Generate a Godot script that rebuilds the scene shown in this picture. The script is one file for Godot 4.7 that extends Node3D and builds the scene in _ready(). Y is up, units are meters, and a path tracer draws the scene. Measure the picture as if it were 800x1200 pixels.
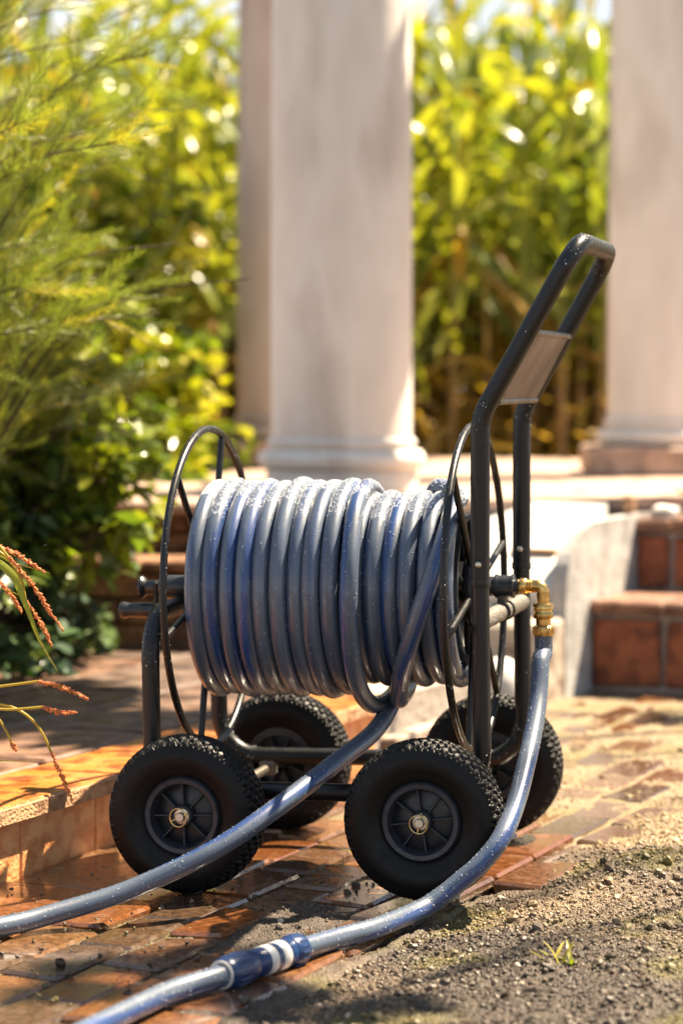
extends Node3D
# A hose reel cart on wet brick paving before a small round temple, maize field behind.
# Metres, y up. The cart has its own frame CART; paving, terrace and stairs are laid out
# along U (away) and V (to the right), see F().

const U := Vector3(0.407, 0, -0.9134)
const V := Vector3(0.9134, 0, 0.407)
const ORIGIN := Vector3(-0.5686, 0, -4.226)
const TEMPLE := Vector3(-0.1, 0, -9.25)
const SUN := Vector3(0.446, 0.839, -0.312)   # towards the sun
var CART := Transform3D()
var rng := RandomNumberGenerator.new()
var counts := {}
var tex := {}
var M := {}


# ------------------------------------------------------------------ mesh builder
class G:
	var v := PackedVector3Array()
	var n := PackedVector3Array()
	var c := PackedColorArray()
	var i := PackedInt32Array()
	var col := Color(1, 1, 1)
	func vert(p: Vector3, nn: Vector3) -> int:
		v.append(p); n.append(nn); c.append(col)
		return v.size() - 1
	func tri(a: int, b: int, d: int) -> void:
		var g := (v[d] - v[a]).cross(v[b] - v[a])
		if g.dot(n[a] + n[b] + n[d]) < 0.0:
			i.append(a); i.append(d); i.append(b)
		else:
			i.append(a); i.append(b); i.append(d)
	func face(ps: Array, out := Vector3.ZERO) -> void:
		var nn: Vector3 = (ps[2] - ps[0]).cross(ps[1] - ps[0]).normalized()
		if out != Vector3.ZERO and nn.dot(out) < 0.0: nn = -nn
		var b := v.size()
		for p in ps: vert(p, nn)
		for k in range(1, ps.size() - 1): tri(b, b + k, b + k + 1)
	func grid(b: int, rows: int, cols: int) -> void:
		for r in rows - 1:
			for k in cols - 1:
				var a := b + r * cols + k
				tri(a, a + 1, a + cols); tri(a + 1, a + cols + 1, a + cols)
	func mesh() -> ArrayMesh:
		var a := []
		a.resize(Mesh.ARRAY_MAX)
		a[Mesh.ARRAY_VERTEX] = v; a[Mesh.ARRAY_NORMAL] = n; a[Mesh.ARRAY_COLOR] = c; a[Mesh.ARRAY_INDEX] = i
		var m := ArrayMesh.new()
		m.add_surface_from_arrays(Mesh.PRIMITIVE_TRIANGLES, a)
		return m
	func box(lo: Vector3, hi: Vector3, bev: float, jit := 0.0, r: RandomNumberGenerator = null, xf := Transform3D()) -> void:
		# a chamfered box: 6 faces, 12 edges, 8 corners
		var ctr := (lo + hi) / 2.0
		var half := (hi - lo) / 2.0
		var off := {}
		for sx in [-1, 1]:
			for sy in [-1, 1]:
				for sz in [-1, 1]:
					off[Vector3i(sx, sy, sz)] = Vector3.ZERO if jit == 0.0 else Vector3(r.randf_range(-jit, jit), r.randf_range(-jit, jit), r.randf_range(-jit, jit))
		var P := {}
		for s0 in off:
			for ax0 in 3:
				var p: Vector3 = half - Vector3(bev, bev, bev)
				p[ax0] = half[ax0]
				P[[s0, ax0]] = xf * (ctr + p * Vector3(s0) + off[s0])
		var B := xf.basis
		for ax in 3:
			for sg in [-1, 1]:
				var o := Vector3.ZERO; o[ax] = sg
				var a1 := (ax + 1) % 3
				var a2 := (ax + 2) % 3
				var ps := []
				for q in [[-1, -1], [1, -1], [1, 1], [-1, 1]]:
					var s := Vector3i.ZERO; s[ax] = sg; s[a1] = q[0]; s[a2] = q[1]
					ps.append(P[[s, ax]])
				face(ps, B * o)
				for q2 in [-1, 1]:
					var o2 := Vector3.ZERO; o2[ax] = sg; o2[a1] = q2
					var s1 := Vector3i.ZERO; s1[ax] = sg; s1[a1] = q2; s1[a2] = -1
					var s2 := s1; s2[a2] = 1
					face([P[[s1, ax]], P[[s2, ax]], P[[s2, a1]], P[[s1, a1]]], B * o2)
		for s in off:
			face([P[[s, 0]], P[[s, 1]], P[[s, 2]]], B * Vector3(s))
	func tube(path: PackedVector3Array, rad, sides: int, caps := true, paint := PackedColorArray()) -> void:
		var m := path.size()
		var b := v.size()
		var t := (path[1] - path[0]).normalized()
		var side := t.cross(Vector3.UP if absf(t.y) < 0.9 else Vector3.RIGHT).normalized()
		for k in m:
			var nt := (path[mini(k + 1, m - 1)] - path[maxi(k - 1, 0)]).normalized()
			var ax := t.cross(nt)
			if ax.length() > 1e-6:
				side = side.rotated(ax.normalized(), t.angle_to(nt))
			t = nt
			side = (side - t * side.dot(t)).normalized()
			var up := t.cross(side)
			var rr: float = rad if rad is float else rad[k]
			for j in sides + 1:
				var a := TAU * j / sides
				var d := side * cos(a) + up * sin(a)
				if paint.size(): col = paint[k * (sides + 1) + j]
				vert(path[k] + d * rr, d)
		grid(b, m, sides + 1)
		if caps:
			for e in [0, m - 1]:
				var out := (path[0] - path[1] if e == 0 else path[m - 1] - path[m - 2]).normalized()
				var q := vert(path[e], out)
				for j in sides + 1: vert(v[b + e * (sides + 1) + j], out)
				for j in sides: tri(q, q + 1 + j, q + 2 + j)
	func lathe(prof: Array, sides: int, xf := Transform3D(), a0 := 0.0, a1 := TAU) -> void:
		# profile of Vector2(radius, height) turned about y; sharp where neighbours differ much
		for k in prof.size() - 1:
			var p: Vector2 = prof[k]
			var q: Vector2 = prof[k + 1]
			var d := q - p
			if d.length() < 1e-7: continue
			var nf := Vector2(d.y, -d.x).normalized()
			var n0 := nf
			var n1 := nf
			if k > 0:
				var e: Vector2 = p - prof[k - 1]
				var f := Vector2(e.y, -e.x).normalized()
				if f.dot(nf) > 0.7: n0 = (f + nf).normalized()
			if k < prof.size() - 2:
				var e2: Vector2 = prof[k + 2] - q
				var f2 := Vector2(e2.y, -e2.x).normalized()
				if f2.dot(nf) > 0.7: n1 = (f2 + nf).normalized()
			var b := v.size()
			for row in 2:
				var pp := p if row == 0 else q
				var nn := n0 if row == 0 else n1
				for j in sides + 1:
					var a := a0 + (a1 - a0) * j / sides
					vert(xf * Vector3(pp.x * sin(a), pp.y, pp.x * cos(a)), (xf.basis * Vector3(nn.x * sin(a), nn.y, nn.x * cos(a))).normalized())
			grid(b, 2, sides + 1)
	func ball(at: Vector3, r: Vector3, rows := 6, cols := 8) -> void:
		var b := v.size()
		for k in rows + 1:
			var p := PI * k / rows
			for j in cols + 1:
				var a := TAU * j / cols
				var d := Vector3(sin(p) * cos(a), cos(p), sin(p) * sin(a))
				vert(at + d * r, (d / r).normalized())
		grid(b, rows + 1, cols + 1)


# ------------------------------------------------------------------ scene helpers
func F(u: float, v: float, y := 0.0) -> Vector3:
	return ORIGIN + U * u + V * v + Vector3(0, y, 0)


func numbered(parent: Node, called: String) -> String:
	var key := str(parent.get_instance_id()) + called
	counts[key] = counts.get(key, -1) + 1
	return called if counts[key] == 0 else "%s_%03d" % [called, counts[key]]


func put(called: String, g, m: Material, parent: Node = self, xf := Transform3D()) -> MeshInstance3D:
	var o := MeshInstance3D.new()
	o.name = numbered(parent, called)
	o.mesh = g.mesh() if g is G else g
	o.material_override = m
	o.transform = xf
	o.cast_shadow = GeometryInstance3D.SHADOW_CASTING_SETTING_ON
	parent.add_child(o, true)
	return o


func copies(called: String, mesh: Mesh, m: Material, xfs: Array, cols: Array, parent: Node = self) -> MultiMeshInstance3D:
	var mm := MultiMesh.new()
	mm.transform_format = MultiMesh.TRANSFORM_3D
	mm.use_colors = cols.size() > 0
	mm.mesh = mesh
	mm.instance_count = xfs.size()
	for k in xfs.size():
		mm.set_instance_transform(k, xfs[k])
		if cols.size(): mm.set_instance_color(k, cols[k])
	var o := MultiMeshInstance3D.new()
	o.name = numbered(parent, called)
	o.multimesh = mm
	o.material_override = m
	o.set_meta("kind", "stuff")
	parent.add_child(o, true)
	return o


func thing(called: String, label: String, category: String, group := "", xf := Transform3D()) -> Node3D:
	var o := Node3D.new()
	o.name = numbered(self, called)
	o.transform = xf
	add_child(o, true)
	return tag(o, label, category, group)


func tag(o: Node3D, label: String, category: String, group := "") -> Node3D:
	o.set_meta("label", label)
	o.set_meta("category", category)
	if group != "": o.set_meta("group", group)
	return o


func part(called: String, parent: Node, xf := Transform3D()) -> Node3D:
	var o := Node3D.new()
	o.name = numbered(parent, called)
	o.transform = xf
	parent.add_child(o, true)
	return o


func structure(o: Node3D) -> Node3D:
	o.set_meta("kind", "structure")
	return o


func spline(pts: Array, step: float) -> PackedVector3Array:
	var out := PackedVector3Array()
	for k in pts.size() - 1:
		var a: Vector3 = pts[maxi(k - 1, 0)]
		var b: Vector3 = pts[k]
		var c: Vector3 = pts[k + 1]
		var d: Vector3 = pts[mini(k + 2, pts.size() - 1)]
		var m := maxi(2, int(ceil(b.distance_to(c) / step)))
		for j in m:
			out.append(b.cubic_interpolate(c, a, d, float(j) / m))
	out.append(pts[-1])
	return out


func bend(pts: Array, rads: Array, seg := 8) -> PackedVector3Array:
	# a polyline with rounded corners, as bent tube
	var out := PackedVector3Array([pts[0]])
	for k in range(1, pts.size() - 1):
		var p: Vector3 = pts[k]
		var a: Vector3 = (pts[k - 1] - p).normalized()
		var b: Vector3 = (pts[k + 1] - p).normalized()
		var half := a.angle_to(b) / 2.0
		var r: float = rads[k - 1]
		var d := r / tan(half)
		var s := p + a * d
		var e := p + b * d
		var ctr := p + (a + b).normalized() * (r / sin(half))
		for j in seg + 1:
			out.append(ctr + (s - ctr).slerp(e - ctr, float(j) / seg))
	out.append(pts[-1])
	return out


func noise_tex(called: String, sd: int, freq: float, ramp: Array, octaves := 5, size := 512, cell := false, normal := false, bump := 4.0) -> NoiseTexture2D:
	if tex.has(called): return tex[called]
	var f := FastNoiseLite.new()
	f.seed = sd
	f.frequency = freq
	f.fractal_octaves = octaves
	f.noise_type = FastNoiseLite.TYPE_CELLULAR if cell else FastNoiseLite.TYPE_SIMPLEX_SMOOTH
	var t := NoiseTexture2D.new()
	t.width = size; t.height = size
	t.seamless = true
	t.noise = f
	if normal:
		t.as_normal_map = true
		t.bump_strength = bump
	elif ramp.size():
		var gr := Gradient.new()
		gr.offsets = PackedFloat32Array(ramp.map(func(x): return x[0]))
		gr.colors = PackedColorArray(ramp.map(func(x): return x[1]))
		t.color_ramp = gr
	tex[called] = t
	return t


func mat(called: String, color: Color, rough := 0.6, metal := 0.0) -> StandardMaterial3D:
	var m := StandardMaterial3D.new()
	m.resource_name = called
	m.albedo_color = color.linear_to_srgb()
	m.roughness = rough
	m.metallic = metal
	M[called] = m
	return m


func grain(m: StandardMaterial3D, color_tex: Texture2D, rough_tex: Texture2D, height: Texture2D, cm: float, scale: float, world := true) -> StandardMaterial3D:
	m.uv1_triplanar = true
	m.uv1_world_triplanar = world
	m.uv1_scale = Vector3.ONE * scale
	m.albedo_texture = color_tex
	if rough_tex:
		m.roughness = 1.0
		m.roughness_texture = rough_tex
	if height:
		m.heightmap_enabled = true
		m.heightmap_texture = height
		m.heightmap_scale = cm
	return m


func gray(a: float) -> Color: return Color(a, a, a)


func leafy(called: String, color: Color, rough: float, through: Color) -> StandardMaterial3D:
	var m := mat(called, color, rough)
	m.vertex_color_use_as_albedo = true
	m.backlight_enabled = true
	m.backlight = through
	m.cull_mode = BaseMaterial3D.CULL_DISABLED
	return m


func make_materials() -> void:
	var mottle := noise_tex("mottle", 3, 0.012, [[0.0, gray(0.62)], [0.45, gray(0.86)], [0.7, gray(0.97)], [1.0, gray(1.0)]])
	var speck := noise_tex("speck", 5, 0.06, [[0.0, gray(0.55)], [0.35, gray(0.86)], [0.6, gray(0.98)], [1.0, gray(1.0)]], 4)
	var fine := noise_tex("fine", 8, 0.09, [], 4)
	var coarse := noise_tex("coarse", 9, 0.02, [], 5)
	var wet := noise_tex("wet", 12, 0.009, [[0.0, gray(0.05)], [0.45, gray(0.11)], [0.6, gray(0.30)], [1.0, gray(0.6)]], 4)
	var claywear := noise_tex("claywear", 21, 0.014, [[0.0, Color(0.42, 0.36, 0.3)], [0.38, Color(0.8, 0.72, 0.66)], [0.6, Color(1, 0.98, 0.94)], [0.85, Color(1, 0.93, 0.8)], [1.0, Color(0.95, 0.95, 0.85)]], 6)
	# paving bricks, wet clay in six tones
	var tones := [Color(0.185, 0.072, 0.026), Color(0.15, 0.07, 0.034), Color(0.195, 0.09, 0.034), Color(0.095, 0.06, 0.037), Color(0.125, 0.07, 0.042), Color(0.17, 0.092, 0.042)]
	for k in 6:
		grain(mat("brick%d" % k, tones[k], 0.4), noise_tex("brickwear", 61, 0.03, [[0.0, Color(0.6, 0.55, 0.5)], [0.4, Color(0.86, 0.82, 0.78)], [0.65, Color(1, 0.98, 0.95)], [1.0, Color(1, 0.97, 0.9)]], 5), wet, fine, 0.06, 4.0)
		M["brick%d" % k].clearcoat_enabled = true
		M["brick%d" % k].clearcoat = 0.75
		M["brick%d" % k].clearcoat_roughness = 0.10
	grain(mat("terracotta", Color(0.80, 0.40, 0.17), 0.6), noise_tex("limewash", 31, 0.02, [[0.0, Color(0.84, 0.66, 0.55)], [0.4, Color(0.92, 0.82, 0.74)], [0.58, Color(1, 0.98, 0.95)], [1.0, Color(1, 1, 1)]], 6), noise_tex("dampish", 33, 0.01, [[0, gray(0.35)], [1, gray(0.75)]], 3), fine, 0.2, 2.0)
	grain(mat("cap_tile", Color(0.50, 0.19, 0.045), 0.4), claywear, noise_tex("caprough", 35, 0.008, [[0, gray(0.15)], [1, gray(0.5)]], 3), fine, 0.2, 1.7)
	grain(mat("tile_edge", Color(0.55, 0.36, 0.22), 0.7), claywear, null, fine, 0.3, 2.5)
	for k in 3:
		grain(mat("slab%d" % k, [Color(0.13, 0.082, 0.06), Color(0.17, 0.098, 0.064), Color(0.115, 0.08, 0.063)][k], 0.5), claywear, noise_tex("slabrough", 36, 0.012, [[0, gray(0.3)], [1, gray(0.8)]], 3), coarse, 0.4, 1.3)
	for k in 3:
		grain(mat("block%d" % k, [Color(0.21, 0.105, 0.05), Color(0.24, 0.125, 0.06), Color(0.18, 0.1, 0.055)][k], 0.8), claywear, null, coarse, 0.6, 1.6)
	grain(mat("pink_stone", Color(0.52, 0.36, 0.27), 0.75), mottle, null, fine, 0.3, 1.2)
	grain(mat("riser_tile", Color(0.27, 0.085, 0.035), 0.7), claywear, null, coarse, 0.4, 1.5)
	grain(mat("nosing_tile", Color(0.24, 0.13, 0.09), 0.75), claywear, null, coarse, 0.4, 1.5)
	grain(mat("mortar", Color(0.36, 0.31, 0.27), 0.9), speck, null, coarse, 0.5, 2.0)
	grain(mat("white_stone", Color(0.80, 0.77, 0.72), 0.7), mottle, null, fine, 0.2, 1.0)
	grain(mat("pale_stone", Color(0.50, 0.48, 0.455), 0.75), mottle, null, fine, 0.3, 1.4)
	grain(mat("gray_stone", Color(0.42, 0.39, 0.36), 0.8), claywear, null, coarse, 0.5, 1.4)
	var col := grain(mat("column_stone", Color(0.70, 0.68, 0.645), 0.75), noise_tex("column", 41, 0.006, [[0.0, Color(0.80, 0.77, 0.75)], [0.3, Color(0.93, 0.915, 0.90)], [0.5, Color(0.985, 0.98, 0.975)], [0.72, Color(0.955, 0.94, 0.92)], [1.0, Color(0.9, 0.9, 0.9)]], 6), null, fine, 0.18, 0.8)
	col.uv1_scale = Vector3(1.1, 0.35, 1.1)
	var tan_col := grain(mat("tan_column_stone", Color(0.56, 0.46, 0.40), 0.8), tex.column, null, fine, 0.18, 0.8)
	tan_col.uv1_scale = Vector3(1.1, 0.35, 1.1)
	grain(mat("soil", Color(1, 1, 1), 0.8), speck, noise_tex("soilwet", 14, 0.02, [[0.0, gray(0.25)], [0.5, gray(0.6)], [1.0, gray(0.95)]], 4), fine, 0.5, 5.0)
	M.soil.vertex_color_use_as_albedo = true
	grain(mat("earth", Color(0.11, 0.085, 0.055), 0.9), claywear, null, coarse, 0.6, 1.0)
	grain(mat("joint_sand", Color(0.13, 0.09, 0.055), 0.6), speck, wet, fine, 0.5, 6.0)
	mat("grit", Color(1, 1, 1), 0.55).vertex_color_use_as_albedo = true
	# cart
	var scuff := noise_tex("scuff", 51, 0.03, [[0, gray(0.28)], [0.6, gray(0.4)], [1, gray(0.6)]], 4)
	grain(mat("tube_paint", Color(0.010, 0.010, 0.0105), 0.35, 0.2), noise_tex("paintdust", 52, 0.03, [[0, gray(0.7)], [0.6, gray(0.9)], [1, Color(1, 0.98, 0.95)]], 4), scuff, null, 0, 4.0, false)
	grain(mat("muddy_paint", Color(0.2, 0.18, 0.15), 0.5, 0.2), speck, scuff, fine, 0.2, 6.0, false)
	grain(mat("rubber", Color(0.0075, 0.0072, 0.007), 0.6), speck, noise_tex("rubrough", 53, 0.02, [[0, gray(0.32)], [1, gray(0.65)]], 4), null, 0, 5.0, false)
	M.rubber.metallic_specular = 0.32
	grain(mat("rim_plastic", Color(0.026, 0.030, 0.040), 0.45), mottle, scuff, null, 0, 6.0, false)
	mat("black_plastic", Color(0.018, 0.02, 0.024), 0.3)
	mat("zinc", Color(0.62, 0.57, 0.48), 0.3, 0.95)
	mat("yellow_zinc", Color(0.66, 0.52, 0.24), 0.28, 0.95)
	grain(mat("brass", Color(0.78, 0.5, 0.17), 0.28, 1.0), mottle, noise_tex("brassrough", 54, 0.04, [[0, gray(0.18)], [1, gray(0.38)]], 3), null, 0, 8.0, false)
	grain(mat("plate_metal", Color(0.30, 0.265, 0.235), 0.42, 0.6), mottle, scuff, null, 0, 1.0, false)
	var h := mat("hose", Color(1, 1, 1), 0.25)
	h.vertex_color_use_as_albedo = true
	h.clearcoat_enabled = true
	h.clearcoat = 0.45
	h.clearcoat_roughness = 0.12
	h.roughness_texture = noise_tex("hoserough", 55, 0.03, [[0, gray(0.28)], [1, gray(0.55)]], 4)
	h.roughness = 1.0
	h.uv1_triplanar = true
	h.uv1_scale = Vector3.ONE * 9.0
	mat("navy_plastic", Color(0.008, 0.03, 0.10), 0.3)
	mat("white_plastic", Color(0.62, 0.6, 0.56), 0.35)
	var d := mat("droplet", Color(0.42, 0.45, 0.48), 0.05)
	d.clearcoat_enabled = true
	d.clearcoat = 1.0
	# plants
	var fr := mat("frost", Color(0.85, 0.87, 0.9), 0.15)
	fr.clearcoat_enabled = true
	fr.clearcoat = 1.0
	leafy("maize_leaf", Color(1, 1, 1), 0.28, Color(1.0, 1.0, 0.6))
	leafy("shrub_leaf", Color(1, 1, 1), 0.25, Color(0.95, 1.0, 0.5))
	leafy("feather_leaf", Color(1, 1, 1), 0.42, Color(0.95, 1.0, 0.55))
	leafy("ivy_leaf", Color(1, 1, 1), 0.3, Color(0.5, 0.6, 0.3))
	leafy("grass_blade", Color(1, 1, 1), 0.4, Color(0.9, 0.95, 0.5))
	leafy("dry_leaf", Color(1, 1, 1), 0.6, Color(0.6, 0.5, 0.4))
	leafy("seed", Color(0.75, 0.28, 0.10), 0.6, Color(0.8, 0.5, 0.3))
	mat("bark", Color(0.1, 0.075, 0.055), 0.9)
	grain(M.bark, claywear, null, coarse, 1.0, 3.0)
	mat("wood_stick", Color(0.3, 0.16, 0.07), 0.8)


# ------------------------------------------------------------------ the ready
func _ready() -> void:
	rng.seed = 7
	# camera: 24 mm high sensor, lens and aperture of a short telephoto
	var cam := Camera3D.new()
	cam.name = "camera"
	var at := CameraAttributesPhysical.new()
	at.frustum_focal_length = 60.0
	at.frustum_near = 0.05
	at.frustum_far = 400.0
	at.frustum_focus_distance = 4.05
	at.exposure_aperture = 2.0
	cam.attributes = at
	cam.position = Vector3(0, 0.84, 0)
	cam.rotation.x = -0.0522
	add_child(cam)
	cam.current = true
	cam.far = 400.0
	var env := Environment.new()
	env.background_mode = Environment.BG_SKY
	var sm := ProceduralSkyMaterial.new()
	sm.sky_top_color = Color(0.52, 0.58, 0.66)
	sm.sky_horizon_color = Color(0.92, 0.93, 0.93)
	sm.sky_curve = 0.12
	sm.ground_bottom_color = Color(0.16, 0.13, 0.09)
	sm.ground_horizon_color = Color(0.5, 0.48, 0.42)
	sm.sun_angle_max = 2.0
	var sky := Sky.new()
	sky.sky_material = sm
	env.sky = sky
	env.background_energy_multiplier = 0.42
	env.tonemap_mode = Environment.TONE_MAPPER_LINEAR
	env.tonemap_exposure = 4.5
	env.sdfgi_enabled = true
	env.ssao_enabled = true
	env.ssil_enabled = true
	var we := WorldEnvironment.new()
	we.name = "world_environment"
	we.environment = env
	add_child(we)
	var sun := DirectionalLight3D.new()
	sun.name = "sun"
	sun.light_color = Color(1.0, 0.92, 0.80)
	sun.light_energy = 1.6
	sun.light_angular_distance = 0.5
	sun.shadow_enabled = true
	add_child(sun)
	sun.look_at_from_position(Vector3.ZERO, -SUN)

	var a := 0.239
	var r := 0.016
	var L := Vector3(cos(a), 0, sin(a))
	var W := Vector3(-sin(a), 0, cos(a))
	CART = Transform3D(L * cos(r) + Vector3.UP * sin(r), Vector3.UP * cos(r) - L * sin(r), W, Vector3(0.014, 0, -4.42))
	make_materials()
	make_ground()
	make_terrace()
	make_temple()
	make_stairs()
	make_maize()
	make_bushes()
	make_tree()
	make_cart()
	make_hoses()
	make_grass()
	make_litter()


# ------------------------------------------------------------------ ground
func make_ground() -> void:
	var g := G.new()
	g.face([Vector3(-150, -0.045, 150), Vector3(150, -0.045, 150), Vector3(150, -0.045, -250), Vector3(-150, -0.045, -250)], Vector3.UP)
	structure(put("ground", g, M.earth))
	# pavement: sand bed and single bricks
	var pav := structure(part("pavement", self))
	g = G.new()
	g.face([F(-3, 0, -0.011), F(-3, 0.74, -0.011), F(4.5, 0.74, -0.011), F(4.5, 0, -0.011)], Vector3.UP)
	g.face([F(0.4, 0.74, -0.010), F(0.4, 4, -0.010), F(4.5, 4, -0.010), F(4.5, 0.74, -0.010)], Vector3.UP)
	put("sand_bed", g, M.joint_sand, pav)
	var vars := []
	for k in 5:
		var b := G.new()
		b.box(Vector3(-0.0960, -0.05, -0.0460), Vector3(0.0960, 0, 0.0460), 0.005, 0.0030, rng)
		vars.append(b.mesh())
	var basis0 := Basis(U, Vector3.UP, -V)   # brick length along U
	var count := 0
	# big tiles beside the wall
	for k in 12:
		var b2 := G.new()
		b2.box(Vector3(-0.148, -0.05, -0.108), Vector3(0.148, 0.001, 0.108), 0.005, 0.002, rng)
		var bs := basis0 * Basis(Vector3(1, 0, 0), rng.randfn(0, 0.008)) * Basis(Vector3(0, 0, 1), rng.randfn(0, 0.006))
		put("tile", b2, M["brick%d" % [5, 4, 2, 0, 5, 4][k % 6]], pav, Transform3D(bs, F(-1.05 + k * 0.305, 0.112, 0)))
	for row in 22:
		var v := 0.274 + row * 0.1035
		var u0 := -1.25 if row < 5 else 0.45
		u0 += (0.1 if row % 2 == 0 else 0.0)
		while u0 < (2.9 if row < 8 else 2.6):
			if count < 285 and rng.randf() > 0.012:
				var soft := 0.010 if row < 5 else 0.016
				var bs2 := basis0 * Basis(Vector3(1, 0, 0), rng.randfn(0, soft * 1.4)) * Basis(Vector3(0, 0, 1), rng.randfn(0, soft)) * Basis(Vector3.UP, rng.randfn(0, 0.012))
				put("brick", vars[rng.randi() % 5], M["brick%d" % (rng.randi() % 6)], pav, Transform3D(bs2, F(u0 + rng.randfn(0, 0.003), v + rng.randfn(0, 0.002), rng.randfn(-0.001, 0.0022))))
				count += 1
			u0 += 0.205
	make_soil()


func soil_height(u: float, v: float, n1: FastNoiseLite, n2: FastNoiseLite, n3: FastNoiseLite) -> float:
	var far := smoothstep(0.25, 1.1, u)
	var front := -0.017 + 0.022 * smoothstep(0.77, 0.98, v) - 0.012 * (1.0 - smoothstep(0.745, 0.77, v))
	var back := -0.0065 + 0.005 * smoothstep(0.9, 1.9, u) + 0.007 * smoothstep(0.1, 1.2, v) + 0.010 * smoothstep(0.7, 1.05, v)
	var h := lerpf(front, back, far)
	h += 0.009 * n1.get_noise_2d(u, v) * (1.0 - 0.3 * far) + 0.0075 * n2.get_noise_2d(u, v) * (1.0 - 0.5 * far)
	h += 0.0065 * absf(n3.get_noise_2d(u, v)) * (1.0 - 0.5 * far)
	h += 0.022 * exp(-(pow((u - 0.52) / 0.16, 2) + pow((v - 0.93) / 0.12, 2)))
	return h


func spill(u: float, v: float, h: float) -> float:
	# dirt carried over the paving between the wheels
	var a := exp(-(pow((u - 0.0) / 0.22, 2) + pow((v - 0.56) / 0.10, 2)))
	var b := exp(-(pow((u + 0.55) / 0.2, 2) + pow((v - 0.70) / 0.06, 2)))
	var rough := h + 0.015 + 0.024 * (1.0 - smoothstep(0.745, 0.77, v)) * 0.5
	return -0.0115 + 0.9 * rough + 0.0105 * maxf(a, b)


func soil_color(u: float, v: float, h: float, n1: FastNoiseLite, n2: FastNoiseLite, n4: FastNoiseLite) -> Color:
	var far := smoothstep(0.0, 1.3, u)
	var dark := Color(0.075, 0.050, 0.031)
	var mid := Color(0.17, 0.115, 0.066)
	var sand := Color(0.44, 0.31, 0.165)
	var moss := Color(0.23, 0.19, 0.025)
	var k := clampf(0.22 + 0.75 * n1.get_noise_2d(u * 0.7 + 9, v * 0.7) + far * 0.95 - 0.2 * smoothstep(0.3, -0.6, u), 0, 1)
	var c := dark.lerp(mid, smoothstep(0.0, 0.5, k)).lerp(sand, smoothstep(0.45, 1.0, k))
	var mo := smoothstep(0.05, 0.55, n4.get_noise_2d(u, v) + 0.12 * far)
	c = c.lerp(moss, mo * 0.5)
	return c * (0.72 + 0.32 * n2.get_noise_2d(u * 2.0, v * 2.0))


func make_soil() -> void:
	var ns := []
	for k in 4:
		var f := FastNoiseLite.new()
		f.seed = 60 + k
		f.frequency = [2.2, 14.0, 42.0, 3.4][k]
		f.fractal_octaves = [4, 4, 3, 4][k]
		ns.append(f)
	var g := G.new()
	var us := []
	var vs := []
	var u := -2.0
	while u < 2.75:
		us.append(u)
		u += 0.03 if u < -1.15 else 0.0055 if u < 0.9 else 0.012
	var v := 0.02
	while v < 4.0:
		vs.append(v)
		v += 0.010 if v < 0.25 else 0.0055 if v < 1.5 else 0.05
	var nv := vs.size()
	for uu in us:
		for vv in vs:
			var h := soil_height(uu, vv, ns[0], ns[1], ns[2])
			if vv < 0.76: h = lerpf(spill(uu, vv, h), h, smoothstep(0.15, 0.4, uu))
			g.col = soil_color(uu, vv, h, ns[0], ns[1], ns[3])
			g.vert(F(uu, vv, h), Vector3.UP)
	for r in us.size() - 1:
		for k in nv - 1:
			var b: int = r * nv + k
			if us[r] < 0.15 and vs[k] < 0.25: continue
			g.tri(b, b + 1, b + nv); g.tri(b + 1, b + nv + 1, b + nv)
	# smooth normals from the height field
	var acc := PackedVector3Array(); acc.resize(g.v.size())
	for t in g.i.size() / 3:
		var p := g.i[t * 3]; var q := g.i[t * 3 + 1]; var s := g.i[t * 3 + 2]
		var nn := (g.v[s] - g.v[p]).cross(g.v[q] - g.v[p])
		acc[p] += nn; acc[q] += nn; acc[s] += nn
	for k in acc.size(): g.n[k] = acc[k].normalized() if acc[k].length_squared() > 0 else Vector3.UP
	structure(put("soil", g, M.soil))
	# loose grit and crumbs on the soil and in the joints
	var rock := G.new()
	rock.box(Vector3(-1, -0.7, -0.85), Vector3(1, 0.7, 0.85), 0.45, 0.28, rng)
	var rm := rock.mesh()
	var xfs := []
	var cols := []
	for k in 70000:
		var uu := rng.randf_range(-1.25, 1.3)
		var vv := rng.randf_range(0.76, 1.45)
		if k % 6 == 0:
			uu = rng.randf_range(-1.1, 2.2); vv = rng.randf_range(0.03, 1.3)
		var h := soil_height(uu, vv, ns[0], ns[1], ns[2])
		if vv < 0.75 and uu < 0.3:
			if k % 18 != 0: continue
			h = 0.0005
		elif uu > 0.3 and h < -0.002: continue
		var s := 0.0009 + 0.0032 * pow(rng.randf(), 5.0)
		if k % 160 == 0: s = rng.randf_range(0.004, 0.009)
		xfs.append(Transform3D(Basis.from_euler(Vector3(rng.randf() * TAU, rng.randf() * TAU, 0)).scaled(Vector3.ONE * s), F(uu, vv, h + s * 0.2)))
		var c := soil_color(uu, vv, h, ns[0], ns[1], ns[3]) * rng.randf_range(0.7, 1.4)
		if rng.randf() < 0.012: c = Color(0.40, 0.33, 0.25)
		cols.append(c)
	copies("gravel", rm, M.grit, xfs, cols)


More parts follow.
